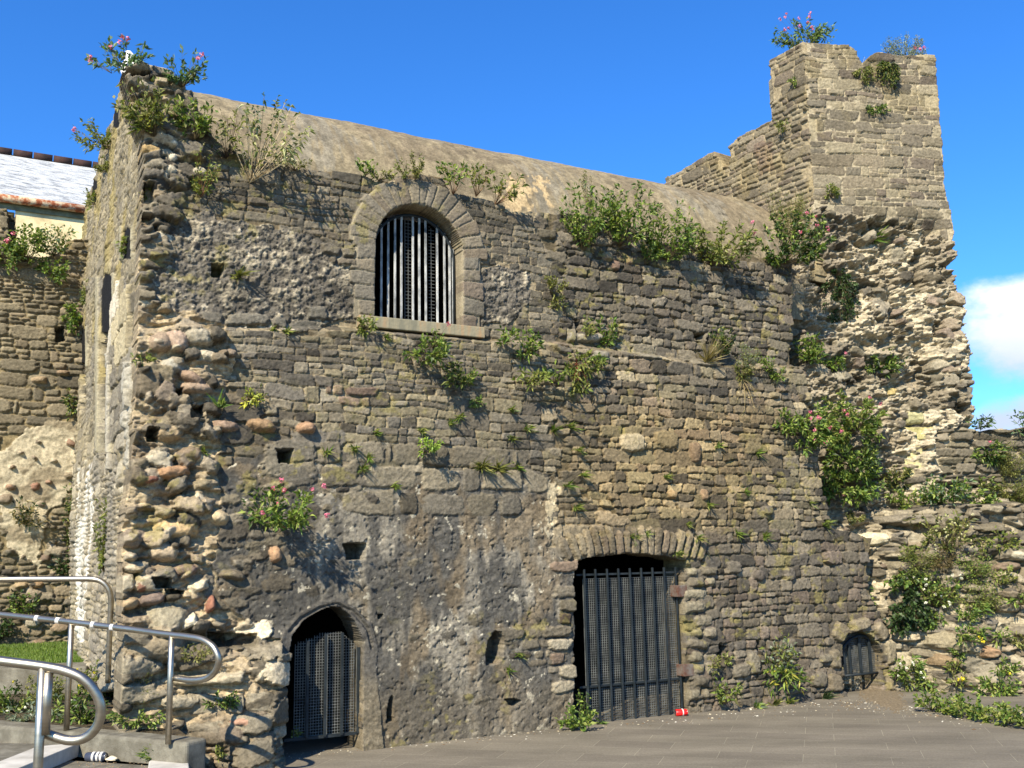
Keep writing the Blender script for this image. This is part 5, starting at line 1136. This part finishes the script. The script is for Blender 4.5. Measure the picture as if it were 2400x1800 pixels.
weed('weed beside the small socket with the pale stone', 'W', (1372, 790), (1362, 740, 1392, 792), pal=WEE, cov=.8)
bush('leafy climber above the pale ledge, right of the socket', 'W', (1420, 810), (1394, 728, 1438, 812), pal=GRN, cov=1.0, out=.5)
bush('spreading yellow green plant left of the trailing strand', 'W', (1235, 900), (1195, 868, 1262, 912), pal=WEE, cov=1.1, out=1.2)
bush('spreading fresh green plant in the middle of the wall', 'W', (1290, 900), (1262, 860, 1318, 896), pal=GRN, cov=1.1, out=1.2)
bush('trailing strand of weeds with reddish stems', 'W', (1350, 850), (1318, 808, 1372, 935), pal=WEE, cov=.8, out=1.0, sag=.4, stemc=(120, 70, 50))
bush('yellow green climber beside the trailing strand', 'W', (1385, 870), (1362, 842, 1400, 882), pal=WEE, cov=1.1, out=1.2)
weed('small tuft with tiny pink bud on the ledge', 'W', (1395, 850), (1376, 832, 1414, 856), pal=GRN)
plant('dry_grass_tuft', 'straw coloured dead grass tuft on the ledge', 'grass tuft', None, 'W', (1655, 850), (1618, 790, 1690, 855), 'fan', pal=DRYC, leaf=(.05, .006), out=.5, nst=40)
bush('green bush behind the straw coloured tuft', 'W', (1680, 848), (1650, 770, 1705, 840), pal=WEE + DRK, cov=1.2)
weed('fuzzy grey weed on the ledge near the shadow gap', 'W', (1740, 865), (1715, 810, 1768, 866), 'fluff', pal=GRY + WEE, cov=.7, leaf=(.025, .004))
weed('yellow tufted weed hanging on the ledge edge', 'W', (1735, 880), (1714, 850, 1756, 900), pal=YEL, cov=1.0)
weed('pale trailing roots below the ledge weed', 'W', (1735, 890), (1708, 885, 1764, 985), pal=DRYC, cov=.06, nst=14, stemc=(150, 134, 96), sag=.7)
weed('green tuft on the ledge nearest the tower, upper one', 'W', (1795, 870), (1776, 836, 1812, 868), pal=GRN)
weed('green tuft on the ledge nearest the tower, lower one', 'W', (1815, 890), (1798, 858, 1834, 892), pal=GRN)
weed('olive weed patch near the window side at mid height', 'W', (1290, 690), (1268, 648, 1320, 690), pal=YEL, cov=1.2)
weed('olive trailing weed below the olive patch', 'W', (1300, 715), (1282, 690, 1322, 730), pal=YEL, cov=.7)
weed('bright lime tuft in the middle of the wall casting a long shadow', 'W', (993, 1062), (974, 1030, 1018, 1068), pal=[(150, 176, 60), (120, 156, 48)], cov=1.8, out=1.2)
val('dark based valerian with pink heads above the pointed door', 'W', (655, 1235), (568, 1150, 706, 1238), pal=GRN, cov=1.7, out=1.3, fl=8, fbox=(546, 1130, 740, 1225))
weed('bright narrow leaved tuft left of the yellow sprig', 'W', (512, 955), (494, 905, 534, 958), 'fan', pal=GRN, leaf=(.05, .010))
weed('yellow leaved sprig hanging over the orange stone', 'W', (580, 930), (560, 918, 604, 966), pal=[(196, 196, 50), (150, 160, 50)], cov=.5)
weed('sparse weed tangle beside the yellow sprig', 'W', (600, 940), (570, 905, 625, 945), pal=WEE, cov=.4, stemc=(70, 56, 44))
STARS = [(830, 1052, 16, 'star shaped weed high left in the joints of the middle wall'), (862, 1072, 14, 'star shaped weed just right of the highest left one'), (985, 1010, 14, 'star weed directly above the bright lime tuft'), (1055, 992, 15, 'star weed under the shadow of the dark leafy clump'),
  (1078, 975, 12, 'upper star weed under the dark leafy clump'), (1197, 962, 13, 'star weed at the tip of the dark clump shadow'), (1235, 1005, 16, 'star weed below the spreading yellow green plant'), (1295, 1010, 18, 'wide star weed below the spreading plants'), (1335, 1000, 18, 'wide yellowish star weed right of the other wide one'),
  (1200, 1028, 12, 'small star weed above the big smooth blocks'), (1352, 1055, 12, 'small bright star weed right of the big smooth blocks'), (1130, 1095, 26, 'flat weed on top of the smooth blocks, left one'), (1165, 1100, 24, 'flat weed on top of the smooth blocks, right one'), (1212, 1095, 16, 'dark star weed at the right end of the smooth blocks'),
  (880, 1015, 12, 'tiny star weed over the left smooth block'), (850, 1100, 16, 'dull weed at the upper left of the dark render'), (925, 1140, 12, 'dark weed in a crack at the top of the render'), (1364, 1115, 17, 'light green tuft above the pale lime scar'), (1328, 1140, 16, 'light green tuft on the pale lime scar'), (1350, 1190, 14, 'olive weed beside the lime scar'),
  (765, 1062, 12, 'tiny weed near the square socket'), (475, 1060, 12, 'tiny bright weed among the broken core boulders'), (1770, 1062, 17, 'spiky tuft on the right part of the wall'), (1682, 1045, 16, 'olive tuft left of the spiky tuft'), (1611, 1230, 12, 'tiny star weed right above the gate arch'), (1480, 1258, 18, 'yellow weed on the gate arch stones'),
  (1516, 1250, 10, 'star weed on the crown of the gate arch'), (1580, 1298, 13, 'bright star weed on the right soffit of the gate arch'), (1630, 1262, 16, 'olive weed right of the gate arch'), (1725, 1250, 15, 'yellow weed in the joints right of the gate arch'), (1790, 1258, 14, 'upright yellow weed farther right of the gate arch'),
  (1745, 1152, 12, 'tiny weed high above the right gate jamb'), (1902, 1180, 11, 'small green weed near the stepped right edge of the facing'), (1930, 1230, 14, 'green weed on the stepped corner of the facing'), (905, 790, 9, 'tiny weed below the window sill'), (672, 778, 14, 'small tuft in the joint left of the sill'), (640, 772, 10, 'tinier tuft farther left of the sill'),
  (1190, 1570, 13, 'small weed below the deep hole in the render'), (1215, 1535, 9, 'tiny weed right of the deep hole in the render'), (560, 648, 22, 'pale yellow green fuzz on the pitted mortar'), (1660, 1185, 10, 'dark little weed in the rubble above the gate'), (1560, 1120, 12, 'blue green little weed in the yellowish rubble')]
for (x_, y_, r_, lb) in STARS:
    o_ = min(x_ % 3, 2)
    weed(lb, 'W', (x_, y_), (x_ - r_, y_ - r_ * .9, x_ + r_, y_ + r_ * .7), 'tuft', pal=WEE + GRN[:2] if r_ < 20 else YEL, leaf=(.03, .0065), nst=12 if r_ < 20 else 24, out=.9)
# --- foot of the wall
bush('leafy green plant at the left foot of the iron gate', 'W', (1335, 1712), (1292, 1655, 1372, 1708), pal=GRN, cov=1.5, leaf=(.05, .014), out=.9, P0=gpt(1335, 1708, 0) + UP * .01)
bush('climbing leafy stem in the left corner of the iron gate', 'W', (1368, 1700), (1352, 1610, 1380, 1690), pal=GRN + DRK, cov=1.3, leaf=(.04, .012), out=.4, P0=gpt(1368, 1700, 0) + UP * .01)
weed('small low weed in front of the gate', 'W', (1406, 1698), (1390, 1686, 1424, 1700), 'rosette', pal=GRN, leaf=(.05, .01), P0=gpt(1406, 1697, 0) + UP * .005)
weed('tiny weed at the bottom left inside the pointed door', 'W', (690, 1720), (680, 1702, 702, 1722), pal=WEE, leaf=(.03, .01), P0=SW.at(690, 1722, -.05))
bush('big straggly plant at the wall foot between gate and low grating', 'W', (1815, 1570), (1782, 1480, 1852, 1580), pal=WEE + GRY, cov=.7, out=.5)
bush('drooping bright leaves with some yellow ones below the straggly plant', 'W', (1815, 1570), (1780, 1552, 1856, 1620), pal=GRN + [(180, 176, 60)], cov=1.0, out=.9, leaf=(.09, .012))
bush('yellow green tuft at the wall foot just right of the gate', 'W', (1688, 1650), (1660, 1595, 1724, 1640), pal=YEL + GRN, cov=1.1, out=.8)
weed('low grey green rosette on the paving edge right of the gate', 'W', (1772, 1660), (1745, 1636, 1802, 1662), 'rosette', pal=GRY + GRN, leaf=(.06, .014), P0=gpt(1772, 1660, 0) + UP * .005)
weed('low weed on the paving edge beside the grey green rosette', 'W', (1812, 1652), (1798, 1622, 1832, 1652), 'tuft', pal=YEL, P0=gpt(1812, 1654, 0) + UP * .005)
weed('low weed on the paving edge nearest the low grating', 'W', (1850, 1648), (1832, 1624, 1870, 1650), 'tuft', pal=WEE, P0=gpt(1850, 1650, 0) + UP * .005)
weed('dark spiky fern by the jamb of the low grating', 'W', (1930, 1635), (1916, 1610, 1950, 1642), 'tuft', pal=DRK, leaf=(.05, .008), out=1.0)
weed('yellowish weed on the rubble left of the big straggly plant', 'W', (1668, 1560), (1655, 1530, 1682, 1580), pal=YEL, cov=.5)
weed('small weed on the rubble right of the gate jamb', 'W', (1702, 1550), (1695, 1515, 1712, 1560), pal=WEE, cov=.6)
# --- overgrown low wall on the right
GR_ = 'plants overgrowing the low rubble wall'
def rw(name, label, base, box, kind='val', **k): k.setdefault('cov', 1.2); return plant(name, label, 'wild plant', GR_, 'T', base, box, kind, **k)
rw('ivy', 'dark green ivy mass above the low grating', (2095, 1400), (2045, 1385, 2142, 1485), pal=DRK, leaf=(.05, .024), cov=1.7, out=.5)
rw('ivy', 'smaller ivy patch with white daisies above the dark ivy mass', (2090, 1330), (2050, 1335, 2150, 1400), pal=DRK + GRN, leaf=(.045, .02), cov=1.3, fl=7, fpal=WHT, fr=.018, fbox=(2060, 1345, 2150, 1395))
rw('bramble', 'bright green clump left of the ivy, over the grating arch', (2005, 1430), (1975, 1370, 2040, 1425), pal=GRN, out=.4)
rw('bramble', 'narrow bright fern fronds hanging between clump and ivy', (2045, 1430), (2020, 1425, 2062, 1475), pal=[(134, 170, 50), (110, 150, 46)], leaf=(.06, .010), cov=1.3)
rw('wild_shrub', 'fuzzy green weed high on the slope under the pale stones', (2110, 1330), (2066, 1285, 2160, 1345), 'fluff', pal=WEE, leaf=(.03, .005), cov=.7)
rw('daisy_clump', 'clump with many cream daisies below the ledge', (2210, 1290), (2160, 1200, 2250, 1290), pal=WEE + YEL, cov=.5, fl=26, fpal=[(206, 200, 140), (214, 208, 170)], fr=.012)
rw('daisy_clump', 'clump with white daisies right of the ivy', (2180, 1420), (2140, 1345, 2230, 1420), pal=WEE + GRN, cov=.9, fl=12, fpal=WHT, fr=.018)
rw('wild_shrub', 'brownish dry weed below the cream daisies', (2190, 1330), (2160, 1285, 2215, 1335), pal=[(128, 108, 70), (104, 96, 56)], cov=.8, leaf=(.03, .006))
rw('wild_shrub', 'long green weed running down the slope, upper part', (2270, 1350), (2222, 1290, 2300, 1370), 'fluff', pal=GRN + WEE, cov=.8, leaf=(.035, .006))
rw('wild_shrub', 'long green weed running down the slope, lower part', (2275, 1420), (2215, 1360, 2310, 1425), 'fluff', pal=WEE, cov=.7, leaf=(.035, .006))
rw('wild_shrub', 'green patch on the pale plaster of the slope', (2230, 1450), (2215, 1405, 2278, 1455), pal=GRN, cov=1.2)
rw('wild_shrub', 'weed hanging over the flat slabs under the ivy', (2175, 1450), (2150, 1430, 2198, 1478), pal=GRN, cov=.9)
rw('wild_shrub', 'yellow flowered weed above the big round boulder', (2255, 1500), (2225, 1460, 2295, 1510), pal=GRN, cov=.9, fl=4, fpal=YFL, fr=.015, fbox=(2270, 1490, 2286, 1512))
rw('wild_shrub', 'small weed left of the big round boulder', (2210, 1530), (2195, 1505, 2228, 1542), pal=GRN, cov=1.0)
rw('wild_shrub', 'small weed right of the pale plaster on the slope', (2345, 1490), (2325, 1475, 2372, 1505), pal=GRN, cov=.9)
rw('wild_shrub', 'weed on the slope near the right frame edge, upper', (2350, 1280), (2318, 1240, 2378, 1300), pal=WEE, cov=.8)
rw('wild_shrub', 'weed under the ledge stones to the right of the cream daisies', (2290, 1265), (2262, 1258, 2312, 1292), pal=WEE, cov=.8)
rw('daisy_clump', 'clump with white flowers standing on the little stepped kerb', (2120, 1580), (2080, 1530, 2150, 1590), pal=GRN, cov=1.3, fl=7, fpal=WHT, fr=.016, fbox=(2085, 1540, 2150, 1590))
rw('wild_shrub', 'trailing weed from the white flowered clump down the kerb', (2120, 1600), (2110, 1590, 2140, 1625), pal=WEE, cov=.9)
rw('wild_shrub', 'bright weed in front of the stepped kerb stones', (2160, 1610), (2142, 1585, 2185, 1618), pal=GRN, cov=1.4, out=.7)
rw('wild_shrub', 'large green bush near the wall foot at right', (2290, 1635), (2235, 1560, 2328, 1640), pal=GRN, cov=1.4, out=.7, fl=2, fpal=YFL, fr=.014)
rw('wild_shrub', 'yellow flowered weed left of the large green bush', (2235, 1600), (2218, 1570, 2252, 1612), pal=WEE, cov=.7, fl=4, fpal=YFL, fr=.017, fbox=(2222, 1574, 2240, 1590))
rw('ivy', 'dark leafed plant growing below the tall greenish block, left', (2115, 1130), (2080, 1095, 2150, 1150), pal=DRK + YEL, cov=1.4)
rw('wild_shrub', 'low green growth on the ledge under the hanging valerian', (2105, 1190), (2070, 1150, 2150, 1212), pal=GRN + WEE, cov=1.2)
rw('wild_shrub', 'bluish green bush on the middle of the ledge', (2200, 1180), (2150, 1112, 2256, 1184), pal=BLU + GRN, cov=1.5, out=.6)
rw('wild_shrub', 'low spreading green growth on the ledge right of the bluish bush', (2280, 1180), (2240, 1148, 2330, 1190), pal=GRN, cov=1.2, out=.6)
rw('wild_shrub', 'dark valerian like bush on the low coursed wall with a tiny pink head', (2310, 1070), (2276, 1036, 2344, 1092), pal=DRK + GRN, cov=1.4, out=.6, fl=1, fpal=PINK, fbox=(2298, 1034, 2306, 1040))
rw('wild_shrub', 'yellow green fluffy bush at the right frame edge on the coursed wall', (2365, 1110), (2335, 1040, 2392, 1115), 'fluff', pal=YEL, cov=1.3, leaf=(.03, .005))
rw('wild_shrub', 'brown green fluffy weed at the right frame edge, above the slabs', (2370, 1170), (2330, 1115, 2410, 1185), 'fluff', pal=YEL + WEE, cov=1.1, leaf=(.03, .005))
rw('wild_shrub', 'dark shrub in the angle between tower and low wall top', (2285, 1006), (2266, 975, 2322, 1004), pal=DRK + BLU, cov=1.1)
rw('wild_shrub', 'shrub with bare twigs at the far right of the low wall top', (2395, 1010), (2350, 960, 2430, 1020), pal=BLU, cov=.5, nst=20, stemc=(120, 112, 92))
for i, (x_, lb) in enumerate(((2180, 'leftmost of the ground weeds at the slope foot'), (2225, 'second ground weed from the left at the slope foot'), (2270, 'third ground weed from the left at the slope foot'), (2315, 'fourth ground weed from the left at the slope foot'), (2360, 'fifth ground weed, near the right frame edge'), (2405, 'last ground weed, cut by the right frame edge'))):
    yb_ = 1662 + i * 8
    plant('ground_weed', lb, 'weed', 'ground weeds along the slope foot', None, (x_, yb_ + 6), (x_ - 36, yb_ - 42, x_ + 36, yb_ + 8), 'val', pal=GRN + WEE, cov=1.5, leaf=(.055, .015), out=.6, P0=gpt(x_, yb_ + 4, 0) + UP * .01)
for (x_, y_, rx_, ry_, pal_, lb) in ((2330, 1350, 26, 20, WEE, 'loose weed on the slope between long weed and right frame edge'), (2385, 1400, 24, 18, GRN, 'green weed at the right frame edge halfway down the slope'), (2300, 1420, 20, 14, WEE, 'low weed right of the long green weed'), (2195, 1555, 20, 14, WEE, 'low weed under the brownish boulder'), (2340, 1560, 26, 18, GRN, 'weed above the large green bush at right'),
    (2385, 1620, 24, 20, GRN + WEE, 'weed right of the large green bush'), (2120, 1220, 24, 12, YEL, 'thin weed on the left end of the ledge slabs'), (2250, 1230, 26, 12, YEL, 'thin weed in the joint of the ledge slabs'), (2310, 1135, 30, 14, YEL + GRN, 'low weed at the foot of the coursed wall'), (2215, 1390, 22, 22, GRN + DRK, 'green weed beside the white daisies'), (2100, 1290, 16, 12, WEE, 'small weed among the pale stones'), (2390, 1500, 20, 16, YEL, 'dull weed at the right frame edge beside the boulders'), (2170, 1260, 20, 16, WEE, 'green weed left of the cream daisies')):
    rw('wild_weed', lb, (x_, y_ + ry_), (x_ - rx_, y_ - ry_, x_ + rx_, y_ + ry_), pal=pal_, cov=1.0)
# --- left wall, gable and bank
GL = 'plants on the far left wall'
def lw_(label, base, box, kind='val', **k): k.setdefault('cov', 1.2); k.setdefault('leaf', (.07, .015)); return plant('wall_shrub', label, 'wall plant', GL, 'L', base, box, kind, **k)
lw_('bushy valerian on top of the far left wall before the cream building, left half', (60, 610), (20, 535, 105, 620), pal=GRN, fl=2, fbox=(15, 560, 45, 590), fr=.03)
lw_('greyish bushy plant on top of the far left wall, right half', (125, 600), (75, 528, 168, 600), pal=BLU + WEE, cov=.9)
lw_('green lobe hanging down the face of the far left wall', (110, 640), (90, 605, 158, 664), pal=GRN)
lw_('pink flowered bush cut by the left frame edge', (5, 610), (-30, 560, 40, 640), pal=GRN, fl=2, fbox=(0, 565, 20, 600), fr=.03)
lw_('hanging green plant beside the small socket of the far left wall', (170, 730), (150, 712, 188, 788), pal=GRN)
lw_('sparse weed in the corner of far wall and gable', (175, 950), (150, 915, 192, 985), pal=DRK + WEE, cov=.8)
lw_('tall narrow creeper in the corner beside the plaster patch', (170, 1300), (152, 1120, 180, 1290), pal=DRK + WEE, cov=1.1)
lw_('creeper low in the corner of the far wall', (150, 1350), (120, 1300, 166, 1360), pal=DRK, cov=1.2)
lw_('dark scrub on the plaster patch of the far wall', (60, 1230), (28, 1170, 100, 1240), pal=DRK + DRYC, cov=.7)
lw_('small round bush on the far wall above the lawn', (50, 1440), (20, 1385, 82, 1438), pal=DRK + GRN, cov=1.3)
lw_('dark bush at the left frame edge above the lawn', (5, 1490), (-30, 1440, 36, 1496), pal=DRK, cov=1.4)
for (x_, y_, x0, y0, x1, y1, lb) in ((250, 1340, 236, 1150, 272, 1350, 'long narrow creeper on the lower gable'), (225, 480, 205, 445, 240, 500, 'mossy green weed beside the high slit of the gable'), (300, 575, 284, 552, 325, 600, 'weed hanging from the right slit of the gable'), (200, 700, 190, 660, 215, 720, 'green weed on the outer part of the gable'), (335, 840, 312, 820, 358, 868, 'twiggy plant on the gable corner beside the broken core'), (345, 470, 330, 440, 362, 478, 'small weed on the gable corner high up')):
    plant('gable_weed', lb, 'weed', 'weeds on the gable', 'G' if x_ < 310 else 'W', (x_, y_), (x0, y0, x1, y1), 'val', pal=WEE, cov=.7, leaf=(.05, .009), out=.2)
ZB = .44
for (x_, y_, x0, y0, x1, y1, pal_, lf, lb, kd) in ((30, 1668, -20, 1600, 70, 1680, GRN, (.06, .012), 'green weed at the left of the soil bank', 'val'), (90, 1665, 45, 1580, 130, 1670, YEL, (.03, .007), 'yellow flowered weed in front of the lawn kerb', 'val'), (130, 1640, 95, 1560, 175, 1650, WEE, (.035, .007), 'tall sparse weed rising before the lawn kerb', 'val'),
      (70, 1690, 20, 1652, 120, 1694, GRY, (.06, .010), 'silvery weed on the soil bank', 'val'), (150, 1690, 110, 1630, 200, 1694, GRY + GRN, (.06, .010), 'silvery green weed in the middle of the bank', 'val'), (205, 1695, 170, 1615, 250, 1698, GRN + DRK, (.06, .013), 'dark green bush inside the loop of the near handrail', 'val'),
      (225, 1640, 195, 1550, 262, 1640, WEE, (.04, .008), 'yellowish weed left of the broken core foot', 'val'), (262, 1630, 235, 1540, 295, 1640, GRN + WEE, (.045, .009), 'tall green weed against the gable foot', 'val')):
    Pb = gpt(x_, y_, ZB)
    plant('bank_weed', lb, 'weed', 'weeds on the soil bank', None, (x_, y_), (x0, y0, x1, y1), kd, pal=pal_, cov=1.2, leaf=lf, out=.4, P0=Pb, fl=6 if 'yellow' in lb or 'silvery weed' in lb else 0, fpal=YFL if 'yellow' in lb else WHT, fr=.010)
bush('feathery brown green weed in front of the broken core foot', 'W', (330, 1660), (300, 1540, 360, 1650), kind='fluff' if False else 'x', pal=YEL, cov=.5, out=.4) if False else None
weed('feathery weed rising before the broken core foot', 'W', (335, 1650), (305, 1555, 358, 1640), 'fluff', pal=YEL, cov=.5, leaf=(.028, .004))
weed('green weed strip under the feathery weed', 'W', (320, 1690), (262, 1660, 372, 1702), pal=GRN, cov=1.0)
weed('dark green tuft in the hollow right of the looped rail', 'W', (505, 1650), (470, 1618, 552, 1655), pal=DRK + GRN, cov=1.3)
weed('yellowish weed inside the P shaped rail end', 'W', (450, 1545), (420, 1500, 490, 1550), pal=YEL, cov=.6, leaf=(.03, .007))
weed('small weed at the wall foot with a round shadow', 'W', (512, 1775), (497, 1745, 522, 1772), pal=WEE, cov=1.3)
weed('plantain like rosette growing from the end of the concrete kerb', None, (382, 1778), (340, 1742, 412, 1780), 'rosette', pal=GRN, leaf=(.08, .015), nst=60, P0=gpt(382, 1775, .3) + np.array([0, -.02, 0]), out=.8)
weed('brownish seedy weed beside the rosette on the kerb end', None, (412, 1775), (396, 1742, 432, 1776), pal=[(120, 100, 64), (96, 92, 50)], cov=.8, leaf=(.02, .005), P0=gpt(412, 1774, .3) + np.array([0, -.01, 0]))
# --- lawn grass: countless blades
rg = np.random.default_rng(8); n_ = 26000
Pg = []; 
ga_ = np.array([gpt(-120, 1566, ZL), gpt(262, 1550, ZL), SG.pt(-2.0, 0, .05) + UP * ZL, SL.pt(1.0, 0, .05) + UP * ZL, SL.pt(-1.9, 0, .05) + UP * ZL])
bb0, bb1 = ga_.min(0), ga_.max(0); R2 = rg.uniform(bb0[:2], bb1[:2], (n_ * 2, 2))
mk = inpoly(R2[:, 0], R2[:, 1], [tuple(p[:2]) for p in ga_]); R2 = R2[mk][:n_]; Pg = np.concatenate([R2, np.full((len(R2), 1), ZL)], 1)
pb = PB(); leaves(pb, Pg, rg.normal(size=Pg.shape) * .35 + UP, .05, .004, [(92, 122, 32), (108, 136, 44), (78, 104, 30), (128, 146, 62)], rg, .1)
o = pb.build('grass', M_LEAF, None); tag(o, 'bright mown green grass blades of the small lawn', 'grass', kind='stuff')
# ================================================================== gull
import bmesh
def ellip_chain(pts, seg=16):
    """closed body of elliptical rings: (centre, half width, half height, axis)"""
    V = []; Q = []; n_ = seg
    for c, a_, b_, ax in pts:
        ax = nrm(ax); sd = nrm(np.cross(ax, fw)); up_ = nrm(np.cross(sd, ax))
        for k in range(n_): an = 2 * math.pi * k / n_; V.append(np.array(c) + a_ * math.cos(an) * sd + b_ * math.sin(an) * up_)
    for i in range(len(pts) - 1):
        for k in range(n_): Q.append([i * n_ + k, i * n_ + (k + 1) % n_, (i + 1) * n_ + (k + 1) % n_, (i + 1) * n_ + k])
    return np.array(V), np.array(Q)
gb_ = SW.pt(*SW.uv(318, 160), -.20); kk = ((gb_ - C0) @ fw) / F
gull = empty('gull', gb_, 'white gull standing on the pier top behind the blue green valerian, facing left', 'bird')
M_GW = noise_mat('white_plumage', (224, 222, 216), (240, 238, 234), 20, bump=.1); M_GG = noise_mat('grey_wing_plumage', (120, 126, 134), (146, 152, 158), 20, bump=.1); M_BEAK = noise_mat('yellow_beak', (206, 168, 60), (216, 180, 80), 20, bump=.05); M_EYE = noise_mat('dark_eye', (10, 10, 10), (18, 16, 14), 20, rough=.3, bump=0)
def gp(px, py, o=0): return gb_ + cr * (px - 318) * kk + cu * (160 - py) * kk + fw * o
ch = [(gp(300, 107), .002, .002, cr), (gp(300.5, 107), .018, .016, cr), (gp(304, 106), .030, .028, cr), (gp(309, 107), .034, .032, cr * .9 - cu * .3), (gp(312, 112), .034, .034, cr * .5 - cu), (gp(312, 118), .034, .034, -cu), (gp(311, 125), .046, .044, -cu + cr * .1), (gp(312, 133), .062, .058, -cu + cr * .35), (gp(317, 141), .068, .062, -cu + cr * .7), (gp(324, 147), .056, .050, -cu * .8 + cr), (gp(333, 152), .034, .030, -cu * .6 + cr), (gp(344, 158), .014, .010, -cu * .5 + cr), (gp(346, 159), .002, .002, cr)]
ch = [(c, a_ * 1.4, b_ * 1.3, x_) for c, a_, b_, x_ in ch]; v_, q_ = ellip_chain(ch); link('body', mesh_np('body', v_, q_), M_GW, gull)
for sgn in (-1, 1):
    wg = [(gp(318, 126, sgn * .066), .004, .010, -cu + cr * .5), (gp(322, 132, sgn * .076), .012, .034, -cu + cr * .6), (gp(329, 141, sgn * .072), .014, .040, -cu + cr * .9), (gp(337, 149, sgn * .052), .010, .028, -cu * .8 + cr), (gp(346, 158, sgn * .018), .004, .010, -cu * .6 + cr), (gp(350, 161, sgn * .012), .001, .002, cr)]
    v_, q_ = ellip_chain(wg, 12); link('wing', mesh_np('wing', v_, q_), M_GG, gull)
    tubes('leg', [(np.array([gp(317, 147, sgn * .025), gp(317, 155, sgn * .025), gp(317, 163, sgn * .025)]), .005), (np.array([gp(318, 163, sgn * .025), gp(311, 163.5, sgn * .035)]), .004)], M_BEAK, gull)
    e_ = gp(302.5, 105, sgn * .034); lumpv, lumpq = ellip_chain([(e_ - cr * .004, .0005, .0005, cr), (e_, .004, .004, cr), (e_ + cr * .004, .0005, .0005, cr)], 8); link('eye', mesh_np('eye', lumpv, lumpq), M_EYE, gull)
v_, q_ = ellip_chain([(gp(301, 108), .010, .011, -cr), (gp(297, 108.5), .007, .009, -cr), (gp(293, 109.5), .005, .007, -cr - cu * .3), (gp(291, 111), .001, .002, -cr - cu * .6)], 10); link('beak', mesh_np('beak', v_, q_), M_BEAK, gull)
